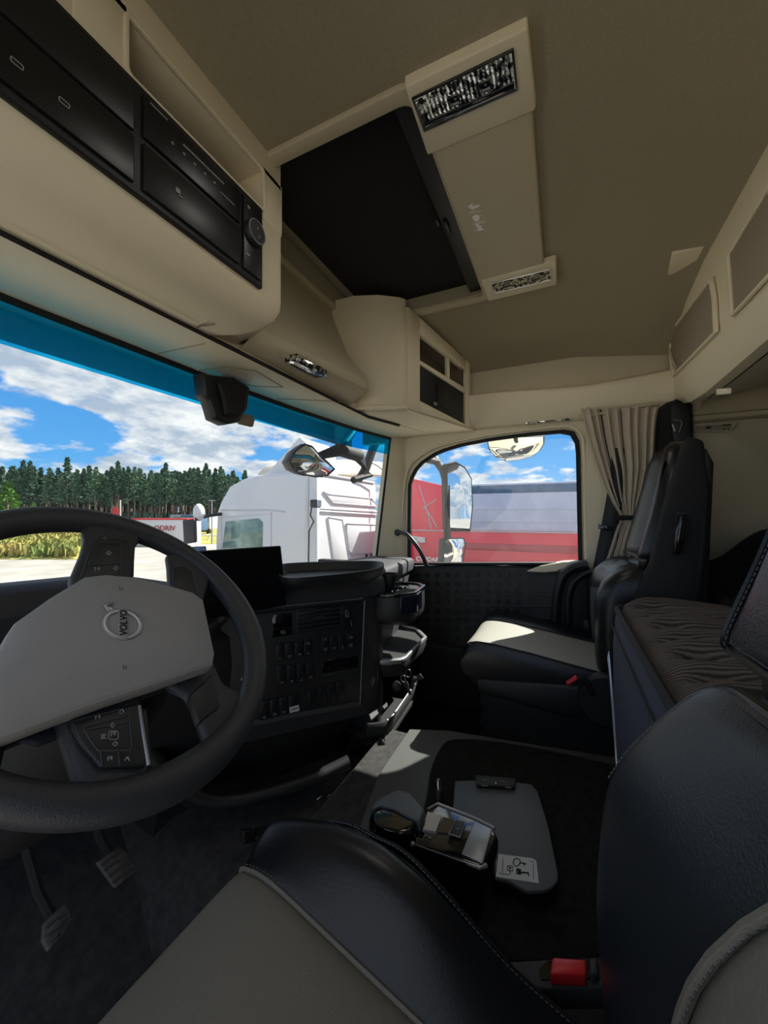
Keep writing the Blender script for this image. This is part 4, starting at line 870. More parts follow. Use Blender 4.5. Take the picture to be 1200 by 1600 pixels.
# ---- driver seat
ds = thing('driver_seat', 'black leather driver seat with grey centre panels, nearest the camera', 'seat', (-.63, .1, .15))
def cush_z(y): return .60-.342*(.38-y) if y < .38 else .60
CPX = [(-.86, -.17), (-.858, -.05), (-.848, .0), (-.825, .020), (-.79, .018), (-.755, .002), (-.745, -.006), (-.735, .0), (-.68, .004), (-.62, .002), (-.56, .003), (-.524, .0), (-.517, -.007), (-.509, .001), (-.475, .014), (-.45, .018), (-.426, .013), (-.414, .004), (-.407, -.018), (-.404, -.06), (-.415, -.17)]
def cush_pt(i, t):
    x, dz = CPX[i]; yf = .385 if -.80 < x < -.50 else interp([(-.50, .385), (-.47, .392), (-.445, .384), (-.428, .362), (-.415, .33)], x) if x > -.5 else interp([(-.86, .33), (-.84, .365), (-.80, .385)], x)
    if t <= 1:
        y = -.16+(yf+.16)*t; z = cush_z(y)+dz
        if dz > 0: z += 0
        drop = max(0, t-.86)/.14; z -= .016*drop**2.2
        if x > -.505: z += interp([(-.10, 0), (.0, .0), (.056, .006), (.12, .028), (.18, .050), (.27, .030), (.36, .002)], y)*min(1, (x+.505)/.06)
        return Vector((x, y, z))
    k = t-1; ang = min(1, k)*math.pi/2
    base = cush_pt(i, 1); zlow = cush_z(.38)-.16
    if dz < -.03: return Vector((x, base.y+.004, min(base.z, zlow+.0)))
    return Vector((x, base.y+.022*math.sin(ang)*(1-.4*k), base.z-(base.z-zlow)*k**1.5))
ts = [0, .15, .3, .45, .6, .72, .82, .88, .92, .96, 1.0, 1.1, 1.3, 1.6, 2.0]
def sub_cols(i0, i1, name, matl, off=0, **k):
    m = MB(); m.loft([[cush_pt(i, t)+Vector((0, 0, off)) for i in range(i0, i1+1)] for t in ts]); return obj(name, m, matl, ds, sub=2, angle=180, **k)
sub_cols(0, 6, 'cushion_bolster', LEATHS); sub_cols(6, 12, 'cushion_centre', SEATG, label='warm grey leather centre panel of the seat cushion'); sub_cols(12, 20, 'cushion_bolster', LEATHS)
for i in (6, 12, 17):
    L_ = catmull([cush_pt(i, t)+Vector((0, 0, .003)) for t in ts[:-3]], 4)
    m = MB(); m.tube(L_, .0035 if i != 17 else .0028, 6); obj('piping', m, SEATG if i != 17 else LEATHS, ds)
    for o_ in ((.006, 0, .0015),) if i == 12 else ((-.008, 0, .007),):
        obj('stitching', stitches([p+Vector(o_) for p in L_]), STITCH, ds)
m = MB(); m.box((-.635, .10, .36), (.42, .46, .10)); obj('seat_pan', m, BLACKM, ds, bev=.02)
m = MB(); rows = []
for k in range(9):
    w = .17+.012*(k % 2); rows.append([Vector((-.64+a, .08+b, .02+k*.036)) for a, b in rrect(2*w, 2*w, .05)])
m.loft(rows, True, True); obj('suspension_bellows', m, BLACKM, ds)
# backrest
BR = [(.36, -.050), (.44, -.042), (.523, -.038), (.596, -.031), (.67, -.035), (.72, -.040), (.753, -.047), (.79, -.066), (.82, -.088), (.850, -.110), (.868, -.123), (.880, -.137), (.886, -.152), (.884, -.175), (.87, -.20)]
BX = [(-.362, -.24, 0), (-.358, -.16, 0), (-.362, -.06, 0), (-.370, -.016, 0), (-.386, .0, 0), (-.42, -.004, 0), (-.47, -.018, 0), (-.52, -.034, 1), (-.56, -.043, 1), (-.60, -.046, 1), (-.66, -.046, 1), (-.70, -.043, 1), (-.74, -.030, 1), (-.79, -.012, 0), (-.84, 0, 0), (-.872, -.010, 0), (-.885, -.04, 0), (-.89, -.12, 0), (-.89, -.24, 0)]
def back_pt(bx, r):
    z, yb = BR[r]; x, dy, c = bx
    sh = max(0, (z-.80)/.086) if r < 12 else 1+(r-12)*.2
    xx = -.626+(x+.626)*(1-.055*min(sh, 1)**2 - .05*max(0, sh-1))
    rnd = .020*max(0, min(1, sh))**2.5 if abs(x+.626) > .22 else 0
    if dy < -.05 and r >= 12: dy = max(dy, -.09)
    return Vector((xx, yb+dy*(1-.55*min(sh, 1)*(1 if -.05 < dy else 0)), z-rnd*(1 if abs(x+.626) > .245 else .2)))
m = MB(); m.loft([[back_pt(b, r) for b in BX] for r in range(len(BR))]); obj('backrest', m, LEATH, ds, sub=2, angle=180)
# centre panel raised slightly over the backrest surface
def bsurf(x, z):
    r = max(i for i in range(len(BR)) if BR[i][0] <= z and i < 12); r = min(r, 10); t = (z-BR[r][0])/(BR[r+1][0]-BR[r][0])
    row = [back_pt(b, r).lerp(back_pt(b, r+1), t) for b in BX[4:15]]
    for a, b in zip(row, row[1:]):
        if b.x <= x <= a.x: return a.lerp(b, (x-a.x)/(b.x-a.x))
    return row[0] if x > row[0].x else row[-1]
def cedge(z): return interp([(.40, -.545), (.60, -.552), (.69, -.565), (.752, -.580), (.80, -.585), (.86, -.605)], z)
zz = [.40+i*.03 for i in range(16)]
m = MB(); rows = []
for z in zz:
    xr = cedge(z); xl = -1.252-xr
    if xl > xr-.01: xl = xr-.01
    rows.append([bsurf(xr+(xl-xr)*k/8, z)+Vector((0, .006 if 0 < k < 8 else .001, 0)) for k in range(9)])
m.loft(rows); obj('backrest_centre', m, SEATG, ds, sub=1, angle=180, label='warm grey leather centre panel of the backrest')
L_ = [bsurf(cedge(z), z)+Vector((0, .006, 0)) for z in zz]
m = MB(); m.tube(L_, .004, 6); obj('piping', m, SEATG, ds); obj('stitching', stitches([p+Vector((-.008, .003, 0)) for p in L_], .007), STITCH, ds)
L_ = [back_pt(BX[4], r)+Vector((-.008, .000, -.003)) for r in range(6, 11)]+[back_pt(BX[5], 11)+Vector((0.01, .001, -.004))]+[back_pt(BX[i], 11)+Vector((0, .000, .0)) for i in range(6, 11)]
obj('stitching', stitches(catmull(L_, 4), .0055), STITCH, ds)
m = MB(); m.tube(catmull([p+Vector((0, -.012, .002)) for p in L_[3:]], 4), .006, 8); obj('shoulder_roll', m, LEATHS, ds)
# upper back section
def slab(rows, n=6, dip=0.0, e=.03):
    out = []
    for z, yf, yb, x0, x1 in rows:
        cx, cy, hx, hy = (x0+x1)/2, (yf+yb)/2, (x1-x0)/2, abs(yf-yb)/2; r = min(e, hx*.9, hy*.9); pr = []
        for a, b in rrect(2*hx, 2*hy, r, n): pr.append((a, b))
        # extra points along the front edge for the concave pad
        res = []
        for i, (a, b) in enumerate(pr):
            res.append((a, b))
            if i == n:      # between the two front corners
                a2 = pr[n+1][0]
                for k in range(1, 10): res.append((a+(a2-a)*k/10, b-dip*math.sin(math.pi*k/10)))
        out.append([Vector((cx+a, cy+b, z)) for a, b in res])
    return out
UH = [(.918, -.150, -.20, -.79, -.465), (.926, -.135, -.215, -.80, -.455), (.945, -.133, -.225, -.803, -.452), (1.03, -.160, -.245, -.803, -.452), (1.15, -.190, -.27, -.795, -.46), (1.25, -.215, -.285, -.77, -.485), (1.275, -.235, -.275, -.73, -.52)]
m = MB(); m.loft(slab(UH, dip=.012, e=.02), True, True); obj('upper_back', m, LEATH, ds, bev=.003, angle=60)
ob = catmull([Vector((-.452-.003, -.136, .930)), Vector((-.455, -.134, .945)), Vector((-.4555, -.1625, 1.03)), Vector((-.464, -.193, 1.15))], 6)
lo_ = [Vector((x, -.1345-.006*math.sin((x+.46)/-.34*math.pi), .930)) for x in (-.462, -.50, -.55, -.60, -.65)]
obj('stitching', stitches([p+Vector((-.008, .002, 0)) for p in ob], .0055, .0006), STITCH, ds); obj('stitching', stitches([p+Vector((0, .001, .007)) for p in lo_], .0055, .0006), STITCH, ds)
m = MB(); m.tube(lo_, .004, 6).tube(ob, .0035, 6); obj('piping', m, LEATHS, ds)
m = MB(); m.box((-.626, -.20, .90), (.40, .07, .06)); obj('neck_joint', m, GLOSSB, ds, bev=.01)
m = MB(); m.prism([(-.90, -.22, .45), (-.90, -.26, .9), (-.90, -.30, .9), (-.90, -.30, .42)], (.55, 0, 0)); obj('back_shell', m, BLACKP, ds, bev=.01)
# buckle of the driver belt
db = thing('belt_buckle', 'red seat belt buckle in a grey holder beside the driver seat back', 'seat belt buckle', (-.31, -.01, .40))
bz = .445
m = MB(); P = [U(u, v, z=bz) for u, v in ((770, 1508), (800, 1501), (945, 1494), (946, 1542), (842, 1544), (800, 1530))]; m.prism(P, (0, 0, -.03)); obj('holder', m, DASHT, db, bev=.003)
m = MB(); P = [U(u, v, z=bz+.002) for u, v in ((842, 1514), (856, 1500), (935, 1498), (938, 1528), (846, 1530))]; m.prism(P, (0, 0, -.003)); obj('recess', m, GLOSSB, db)
m = MB(); P = [U(u, v, z=bz+.018) for u, v in ((863, 1494), (916, 1498), (916, 1522), (860, 1519))]; m.prism(P, (0, 0, -.018)); obj('release_button', m, REDP, db, bev=.003, label='red release button')
m = MB(); P = [U(u, v, z=bz+.014) for u, v in ((922, 1496), (932, 1496), (934, 1520), (923, 1520))]; m.prism(P, (0, 0, -.014)); obj('side_clip', m, DASHT, db, bev=.002)
m = MB(); P = [U(u, v, z=.415) for u, v in ((780, 1540), (950, 1535), (950, 1552), (820, 1556))]; m.prism(P, (0, 0, -.02)); obj('lower_lip', m, BLACKP, db, bev=.003)

# ---- passenger seat
ps = thing('passenger_seat', 'black and grey leather passenger seat by the far door, sunlight on its cushion', 'seat', (.72, .05, .04))
rows = []
X0, X1 = .482, .975
def crow(y, z, h, s=0, x0=X0, x1=X1):
    pts = [(x0, z-h), (x0-.004, z-h*.5), (x0, z-.025), (x0+.010, z-.006), (x0+.03, z+.0), (.60, z-.004), (.70, z-.006), (.79, z), (.80, z-.003), (.83, z+.010), (.89, z+.016), (.945, z+.008), (x1, z-.01), (x1+.004, z-h*.5), (x1, z-h)]
    return [Vector((a, y, b)) for a, b in pts]
CR = [(.338, .535, .03), (.335, .555, .06), (.325, .577, .10), (.308, .592, .12), (.28, .599, .13), (.22, .598, .13), (.10, .585, .13), (0, .570, .13), (-.10, .556, .13), (-.17, .55, .13)]
RW = [crow(*c) for c in CR]
def sub_p(a, b, nm, ml, **k): m = MB(); m.loft([r[a:b+1] for r in RW]); return obj(nm, m, ml, ps, sub=2, angle=180, **k)
sub_p(0, 3, 'cushion_side', LEATHS); sub_p(3, 8, 'cushion_centre', SEATG2, label='light grey leather centre of the cushion, front part sunlit'); sub_p(8, 14, 'cushion_bolster', LEATHS)
m = MB(); m.tube([r[3]+Vector((0, 0, .002)) for r in RW[1:]], .003, 6); obj('piping', m, LEATHS, ps); m = MB(); m.tube([r[8]+Vector((0, 0, .004)) for r in RW[1:]], .003, 6); obj('piping', m, LEATHS, ps)
m = MB(); m.prism([(X0+.006, y, z) for y, z in ((.325, .53), (.30, .44), (-.05, .42), (-.20, .46), (-.20, .53))], (.47, 0, 0)); obj('seat_pan', m, BLACKM, ps, bev=.015)
m = MB(); m.prism([(X0-.012, y, z) for y, z in ((.28, .47), (-.06, .505), (-.13, .50), (-.14, .44), (-.02, .40), (.27, .425))], (.02, 0, 0)); obj('side_cover', m, BLACKP, ps, bev=.006)
m = MB(); rows = []
for k in range(11):
    zz_ = .04+k*.036; w = .215+.010*(k % 2)-.0*k
    rows.append([Vector((.73+a, .04+b, zz_+(.25-b)*.0+(.06 if False else 0))) for a, b in rrect(2*w, 2*w+.04, .05)])
m.loft(rows, True, True); obj('suspension_bellows', m, BLACKM, ps)
PL = [(.46, -.12, -.27, .49, .90), (.52, -.104, -.275, .478, .905), (.60, -.094, -.29, .474, .91), (.70, -.091, -.31, .474, .91), (.786, -.093, -.325, .474, .91), (.835, -.113, -.335, .476, .908), (.866, -.142, -.34, .485, .90), (.885, -.168, -.335, .50, .885), (.892, -.195, -.32, .52, .87)]
m = MB(); m.loft(slab(PL, dip=.045, e=.05), True, True); obj('backrest', m, LEATHS, ps, angle=180)
m = MB()
PM = [(.56, .0), (.66, 0), (.76, 0), (.85, 0), (.885, 0)]
rws = []
for z, _ in PM:
    yf = interp([(a[0], a[1]) for a in PL], z); rws.append([Vector((x, yf-.045*math.sin(math.pi*(x-.52)/.35)+.006, z)) for x in (.55, .60, .65, .70, .75, .80, .84)])
m.loft(rws); obj('backrest_centre', m, SEATD, ps, angle=180)
PU = [(.905, -.225, -.33, .50, .865), (.915, -.212, -.345, .49, .875), (.94, -.216, -.352, .488, .878), (1.06, -.246, -.362, .495, .87), (1.16, -.268, -.367, .515, .85), (1.235, -.284, -.368, .54, .825), (1.268, -.296, -.362, .565, .80), (1.285, -.315, -.35, .60, .77)]
m = MB(); m.loft(slab(PU, dip=.03, e=.045), True, True); obj('upper_back', m, LEATHS, ps, angle=180)
m = MB(); rws = []
for z in (.94, 1.0, 1.06, 1.12, 1.18, 1.22):
    yf = interp([(a[0], a[1]) for a in PU], z); rws.append([Vector((x, yf-.03*math.sin(math.pi*(x-.51)/.35)+.004, z)) for x in (.54, .60, .66, .72, .78, .82)])
m.loft(rws); obj('upper_centre', m, SEATD, ps, angle=180, label='slate grey centre panel of the upper back')
m = MB(); SH = [(-.24, .50), (-.20, .62), (-.19, .80), (-.235, .91), (-.265, 1.05), (-.30, 1.18), (-.325, 1.27), (-.345, 1.285), (-.375, 1.27), (-.385, 1.13), (-.37, .95), (-.35, .75), (-.33, .50)]
n_ = len(SH)
m.loft([[Vector((x, y-.006*k, z)) for y, z in SH] for x, k in ((.484, 1), (.47, 0), (.468, 0))][:2]+[], False)
m = MB(); m.prism([(.468+.045*max(0, (z-.95)/.33), y, z) for y, z in SH], (.03, 0, 0)); sh_ = obj('side_shell', m, BLACKM, ps, bev=.012, seg=3)
m = MB(); m.prism([(.92-.045*max(0, (z-.95)/.33)-.03, y, z) for y, z in SH], (.03, 0, 0)); obj('side_shell', m, BLACKM, ps, bev=.012, seg=3)
m = MB(); m.prism([(.50, -.34, .5), (.50, -.375, 1.25), (.50, -.395, 1.2), (.50, -.37, .5)], (.38, 0, 0)); obj('back_shell', m, BLACKM, ps, bev=.01)
m = MB(); rc_ = [U(u, v, x=.462) for u, v in ((1062, 805), (1073, 806), (1066, 865), (1052, 868), (1056, 830))]; m.prism(rc_, (.01, 0, 0)); lv = obj('recline_lever', m, GLOSSB, ps, bev=.003)
m = MB(); P = [U(u, v, x=.466) for u, v in ((1058, 804), (1074, 803), (1070, 852), (1054, 852))]; c_ = sum(P, Vector())/4; m.ring([c_+(p-c_)*1.12 for p in P], P, (.006, 0, 0)); obj('lever_bezel', m, BLACKP, lv, bev=.001)
m = MB(); m.lathe([(.001, .0), (.075, 0), (.082, .008), (.082, .03)], U(948, 1098, x=.455), (1, 0, 0), 28); obj('hinge_cover', m, BLACKP, ps)
m = MB(); m.box((.67, -.26, .90), (.34, .10, .03)); obj('joint_strip', m, GLOSSB, ps)
pb2 = thing('belt_buckle', 'small red-topped seat belt buckle at the passenger seat side', 'seat belt buckle', U(900, 1075, x=.455))
m = MB(); a0, b0 = U(886, 1068, x=.45), U(902, 1058, x=.45); m.tube([a0, b0], .013, 8, flat=.6); obj('release_button', m, REDP, pb2, bev=.002, label='red release button')
m = MB(); m.tube([b0, U(915, 1062, x=.452), U(925, 1085, x=.455)], .014, 8, flat=.6); obj('stalk', m, BLACKP, pb2)

# ================================================================== BUNK
bk = thing('bunk', 'sleeping bunk with tufted grey ribbed mattress behind the seats', 'bunk', (.05, -.5, .33))
def bz_(x, y):
    e = min(1, max(0, (-.14-y)/.03)); ex = min(1, max(0, (.402-x)/.03))
    ph = (x+.02*math.sin(y*9)+.03)/.098; rip = abs(math.cos(math.pi*ph))**.6
    tf = 0
    for ty in (-.215, -.43, -.66):
        for k in range(-5, 6):
            tx = (k+.5+(.5 if ty == -.43 else 0))*.098-.03
            d2_ = ((x-tx)/.022)**2+((y-ty)/.022)**2; tf += math.exp(-d2_*.8)
    return .775+.022*min(e, ex)**.5+  .026*rip*min(1, max(0, (-.155-y)/.05))-.046*min(tf, 1.2)+.004*math.sin(x*31+y*17)
gx = [-.40+i*.01 for i in range(81)]; gy = [-.135-i*.0125 for i in range(66)]
m = MB(); m.loft([[Vector((x, y, bz_(x, y))) for x in gx] for y in gy])
def ribmat():
    mm = bpy.data.materials.new('ribbed_mattress_cover'); mm.use_nodes = True; t = mm.node_tree; b = t.nodes['Principled BSDF']; b.inputs['Roughness'].default_value = .95; b.inputs['Specular IOR Level'].default_value = .2
    tc = t.nodes.new('ShaderNodeTexCoord'); w = t.nodes.new('ShaderNodeTexWave'); w.wave_type = 'BANDS'; w.bands_direction = 'X'; w.inputs['Scale'].default_value = 42; w.inputs['Distortion'].default_value = 0
    t.links.new(tc.outputs['Object'], w.inputs['Vector']); r = t.nodes.new('ShaderNodeValToRGB'); t.links.new(w.outputs[0], r.inputs[0])
    r.color_ramp.elements[0].color = srgb(58, 54, 54); r.color_ramp.elements[1].color = srgb(112, 104, 100); t.links.new(r.outputs[0], b.inputs['Base Color'])
    bp = t.nodes.new('ShaderNodeBump'); bp.inputs['Strength'].default_value = .5; bp.inputs['Distance'].default_value = .003; t.links.new(w.outputs[0], bp.inputs['Height']); t.links.new(bp.outputs[0], b.inputs['Normal']); return mm
obj('mattress_top', m, ribmat(), bk, angle=180)
m = MB(); rows = []
ed = [(-.40, -.40), (-.395, -.20), (-.37, -.148), (-.33, -.135), (.27, -.135), (.345, -.142), (.385, -.165), (.405, -.22), (.41, -.40), (.41, -.95)]
ed = [p for p in catmull([Z(p, 0) for p in ed], 4)]
for z, o_ in ((.795, -.004), (.775, .004), (.70, .012), (.55, .014), (.40, .010), (.335, .004)):
    rows.append([Vector((p.x+(o_ if p.x > .3 else 0)-(.795-z)*.26*min(1, max(0, (p.x-.15)/.15)), p.y+(o_ if p.x < .40 and p.y > -.25 else 0), z)) for p in ed])
m.loft(rows); obj('side_cover', m, NAVY, bk, angle=180, label='navy blue fabric side of the bunk')
m = MB(); m.tube([Vector((p.x, p.y, .790)) for p in ed], .008, 8); obj('piping', m, BLACKM, bk)
m = MB(); m.tube([Vector((p.x-.004, p.y+.013, .745)) for p in ed], .002, 5); obj('side_seam', m, BLACKM, bk)
m = MB(); m.box((.75, -.70, .56), (.60, .55, .46)); m.box((.02, -.60, .50), (.84, .78, .33)); m.box((-.72, -.72, .56), (.62, .5, .46)); obj('bunk_base', m, BLACKM, bk, bev=.02)
m = MB(); pA, pB = Vector((.337, -.117, .665)), Vector((.258, -.130, .40)); d_ = (pB-pA); m.tube([pA-d_*.02, pA+d_*.05, pB, pB+d_*.3], [.002, .006, .0085, .009], 8); tobj('metal_rod', 'bright thin metal rod standing at the corner of the bunk', 'rod', m, METAL)
# black bedding heap
rb = random.Random(5)
def blob(x, y): return .80+.20*math.exp(-((x-.86)/.16)**2-((y+.70)/.22)**2)+.14*math.exp(-((x-.62)/.14)**2-((y+.78)/.16)**2)+.10*math.exp(-((x-.40)/.16)**2-((y+.82)/.12)**2)+.012*math.sin(x*23+y*11)+.01*math.sin(y*29-x*13)
m = MB(); m.loft([[Vector((.28+i*.78/40, -.40-j*.58/30, blob(.28+i*.78/40, -.40-j*.58/30)-.06*(1 if i in (0, 40) or j in (0, 30) else 0)-.05*max(0, .55-(.28+i*.78/40))/.27*max(0, (-.40-j*.58/30)+.75)/.35)) for i in range(41)] for j in range(31)])
tobj('blanket', 'black blanket heaped on the bunk behind the passenger seat', 'blanket', m, BLANK, angle=180)

# ================================================================== CURTAIN, BELT, B PILLAR
ct = thing('curtain', 'beige pleated curtain with dark lining tied back beside the passenger window', 'curtain', (.95, -.2, .84))
TB = [(638, 907, 1027), (655, 912, 1024), (680, 918, 1022), (703, 925, 1021), (730, 934, 1019), (762, 946, 1010), (785, 957, 1001), (800, 966, 996), (808, 968, 994), (816, 967, 993), (830, 962, 989), (855, 954, 983), (885, 944, 978), (925, 938, 968)]
rows = []; NP = 96
for v, l, r_ in TB:
    tt = 1-abs(v-808)/170 if v < 808 else 1-(v-808)/240
    amp = .020*(1-.62*max(0, tt)); row = []
    for k in range(NP+1):
        s = k/NP; s2 = s+.012*math.sin(s*23)
        p = U(l+(r_-l)*s2, v, x=.955); ph = s*2*math.pi*8+.8*math.sin(s*7)
        p.x += amp*math.sin(ph)+.010*math.sin(s*3.1*2); p.y -= amp*.45*math.sin(2*ph); row.append(p)
    rows.append(row)
m = MB(); m.loft(rows); mi = []
for i in range(len(rows)-1):
    for k in range(NP): s = (k+.5)/NP; ph = s*2*math.pi*8+.8*math.sin(s*7); mi.append(1 if (math.sin(ph) > .35 and k % 96 not in range(0, 14)) else 0)
m.m = mi; obj('cloth', m, [CURT, CURTD], ct, solid=.002, angle=180)
m = MB(); m.tube([U(u, 809, x=.925) for u in (965, 972, 980, 988, 996)], .011, 8, flat=.9); obj('tie_band', m, BLACKM, ct)
m = MB(); m.tube([U(u, v, x=.965) for u, v in ((905, 652), (940, 646), (1030, 630))], .006, 6); obj('curtain_rail', m, BEIGE_D, ct)
bp_ = thing('pillar_cover', 'black padded cover on the pillar above the passenger seat', 'pillar cover', U(1060, 690, x=1.0))
m = MB(); m.prism([U(u, v, x=1.0) for u, v in ((1026, 640), (1042, 628), (1070, 620), (1083, 630), (1085, 700), (1088, 900), (1020, 900), (1026, 700))], (.05, 0, 0)); obj('panel', m, BLACKM, bp_, bev=.01)
m = MB(); m.prism([U(u, v, x=.99) for u, v in ((1048, 633), (1070, 628), (1078, 640), (1080, 690), (1052, 690), (1048, 660))], (.02, 0, 0)); obj('height_adjuster', m, BLACKP, bp_, bev=.004)
m = MB(); t1 = [U(u, v, x=.975) for u, v in ((1052, 657), (1064, 657), (1065, 663), (1060, 676), (1055, 674), (1051, 663))]; m.tube(t1, .0035, 6, closed=True); obj('belt_loop', m, METAL, bp_)
sb = thing('seat_belt', 'dark grey seat belt hanging between the curtain and the passenger seat', 'seat belt', U(920, 990, x=.93))
m = MB(); lf_ = [(957, 700), (953, 740), (948, 775), (938, 830), (926, 890), (912, 950), (906, 985)]; rt_ = [(975, 700), (974, 740), (972, 785), (966, 840), (952, 900), (936, 950), (926, 990)]
m.loft([[U(u, v, x=.965) for u, v in lf_], [U(u, v, x=.955) for u, v in rt_]]); obj('webbing', m, BELT, sb, solid=.002)
m = MB(); m.prism([U(u, v, x=.945) for u, v in ((912, 968), (929, 972), (925, 1003), (908, 998))], (.012, 0, 0)); obj('anchor_sleeve', m, BLACKP, sb, bev=.003)
m = MB(); m.prism([U(u, v, x=.945) for u, v in ((935, 819), (956, 822), (958, 827), (950, 830), (935, 826))], (.006, 0, 0)); tg = obj('tongue', m, GLOSSB, sb, bev=.0015)
m = MB(); m.tube([U(936, 822, x=.942), U(945, 824, x=.942)], .0015, 5); obj('tongue_edge', m, CHROME, tg)
m = MB(); m.prism([U(u, v, x=1.035) for u, v in ((915, 690), (1030, 640), (1030, 1000), (918, 1000))], (.02, 0, 0)); struct('trim_16', m, BEIGE)
# windscreen camera housing and toll tag
ch = thing('camera_housing', 'black camera housing hanging from the top of the windscreen', 'camera housing', U(350, 650, y=.92))
f = [(312, 583), (330, 586), (364, 590), (388, 605), (384, 640), (376, 651), (373, 660), (351, 664), (332, 655), (328, 640), (323, 625), (316, 618)]
F0 = [U(u, v, y=.90) for u, v in f]; c_ = sum(F0, Vector())/len(F0)
m = MB(); m.loft([[p+Vector((0, .03, 0)) for p in F0], F0, [c_+(p-c_)*.93+Vector((0, -.012, 0)) for p in F0]], True, True); hs = obj('body', m, BLACKP, ch, bev=.004)
m = MB(); g_ = [(338, 597), (364, 592), (386, 606), (380, 642), (372, 652), (350, 650), (345, 620)]; G0 = [U(u, v, y=.882) for u, v in g_]; c2_ = sum(G0, Vector())/len(G0)
m.loft([G0, [c2_+(p-c2_)*.85+Vector((0, -.010, 0)) for p in G0]], True, True); obj('cover', m, BLACKM, hs, bev=.002)
m = MB(); m.prism([U(u, v, y=.91) for u, v in ((376, 647), (392, 647), (399, 655), (396, 667), (376, 662))], (0, .015, 0)); tobj('toll_tag', 'small grey-brown toll tag stuck to the windscreen beside the camera housing', 'toll tag', m, NICHE, bev=.003)
# ================================================================== OUTSIDE
GZ = -1.20
m = MB(); m.add([(-60, -60, GZ), (160, -60, GZ), (160, 160, GZ), (-60, 160, GZ)], [(0, 1, 2, 3)]); struct('ground', m, GRAVEL)
def GP(u, d, z=GZ):     # point on the yard at a given distance seen through column u
    D = _A+_R*((u-600)/600); p = _C+D*d; return Vector((p.x, p.y, z))
# ---- own mirrors
fmr = thing('front_mirror', 'round-backed front mirror on two black arms outside the windscreen corner', 'mirror', U(530, 700, y=1.15))
m = MB(); m.tube([U(598, 672, y=1.12), U(583, 700, y=1.14), U(570, 735, y=1.16), U(560, 750, y=1.18)], [.030, .032, .034, .03], 12, flat=.7); obj('arm', m, BLACKP, fmr)
m = MB(); m.tube([U(556, 668, y=1.14), U(538, 690, y=1.14), U(520, 708, y=1.15)], [.028, .032, .026], 12, flat=.7); obj('arm', m, BLACKP, fmr)
m = MB(); m.tube([U(500, 712, y=1.14), U(530, 703, y=1.14), U(560, 712, y=1.15), U(575, 742, y=1.16), U(552, 750, y=1.16)], [.02, .036, .04, .036, .02], 12); obj('joint', m, BLACKM, fmr)
hp = [(453, 722), (462, 705), (476, 694), (487, 697), (498, 710), (512, 722), (523, 733), (512, 743), (494, 745), (474, 742), (460, 735)]
HP = [U(u, v, y=1.10) for u, v in hp]; c_ = sum(HP, Vector())/len(HP); ax_ = Vector((.15, 1, .05)).normalized()
m = MB(); m.loft([[c_+(p-c_)*k+ax_*d_ for p in HP] for k, d_ in ((1, 0), (1.03, .02), (.9, .07), (.5, .10), (.05, .105))], True); md = obj('housing', m, BLACKP, fmr)
m = MB(); m.loft([[c_+(p-c_)*k-ax_*d_ for p in HP] for k, d_ in ((.96, .0), (.8, .012), (.5, .024), (.02, .03))], True); obj('mirror_glass', m, MIRR, md, angle=180)
m = MB(); m.tube(HP, .004, 6, closed=True); obj('rim', m, GLOSSB, md)
mm = thing('door_mirror', 'tall main door mirror and wide-angle mirror on a grey arm outside the door', 'mirror', U(700, 880, x=1.35))
m = MB(); m.tube([U(u, v, x=1.36) for u, v in ((676, 712), (692, 735), (699, 760), (699, 880))], .030, 10, flat=.8); obj('arm', m, BLACKP, mm)
m = MB(); m.tube([U(685, 722, x=1.36), U(660, 716, x=1.2), U(640, 712, x=1.11)], .022, 8); obj('upper_bracket', m, BLACKP, mm)
m = MB(); m.tube([U(699, 880, x=1.36), Vector((1.3, .62, .70)), Vector((1.08, .66, .68))], .024, 8); obj('lower_bracket', m, BLACKP, mm)
def mir(px, nm, sk_):
    P = [UPl(u, v, Vector((1.34, .62, 1)), Vector((-.58, -.81, 0)).normalized()) for u, v in px]; c = sum(P, Vector())/len(P); nn = Vector((-.58, -.81, 0)).normalized()
    m = MB(); m.loft([[c+(p-c)*k-nn*d for p in P] for k, d in ((1.03, -.004), (1.06, .01), (1.02, .05), (.7, .09), (.05, .10))], True); h_ = obj('housing', m, BLACKP, mm)
    m = MB(); m.loft([[c+(p-c)*k+nn*d for p in P] for k, d in ((.97, .002), (.6, .002+sk_*.7), (.02, .002+sk_))], True); obj('mirror_glass', m, MIRR, h_, angle=180)
mir([(698, 727), (712, 723), (726, 731), (736, 748), (738, 790), (734, 828), (700, 826)], 'main', .004)
mir([(695, 842), (724, 841), (727, 850), (722, 885), (692, 887)], 'wide', .03)
km = thing('kerb_mirror', 'rounded kerb mirror hanging above the passenger window, seen at its top edge', 'mirror', U(805, 700, x=1.35))
kp = [(760, 684), (850, 682), (850, 693), (843, 705), (830, 714), (812, 719), (790, 721), (775, 715), (764, 703)]
KP = [U(u, v, x=1.32) for u, v in kp]; c_ = sum(KP, Vector())/len(KP)
m = MB(); m.loft([[c_+(p-c_)*k+Vector((d_, 0, d_*.3)) for p in KP] for k, d_ in ((1, 0), (1.02, .03), (.85, .10), (.3, .14), (.03, .142))], True); hk = obj('housing', m, BLACKP, km)
m = MB(); m.loft([[c_+(p-c_)*k-Vector((d_, 0, d_*.2)) for p in KP] for k, d_ in ((.97, 0), (.7, .02), (.35, .035), (.02, .04))], True); obj('mirror_glass', m, MIRR, hk, angle=180)
m = MB(); m.tube([U(805, 690, x=1.40), U(800, 660, x=1.30), U(800, 640, x=1.15)], .02, 8); obj('arm', m, BLACKP, km)

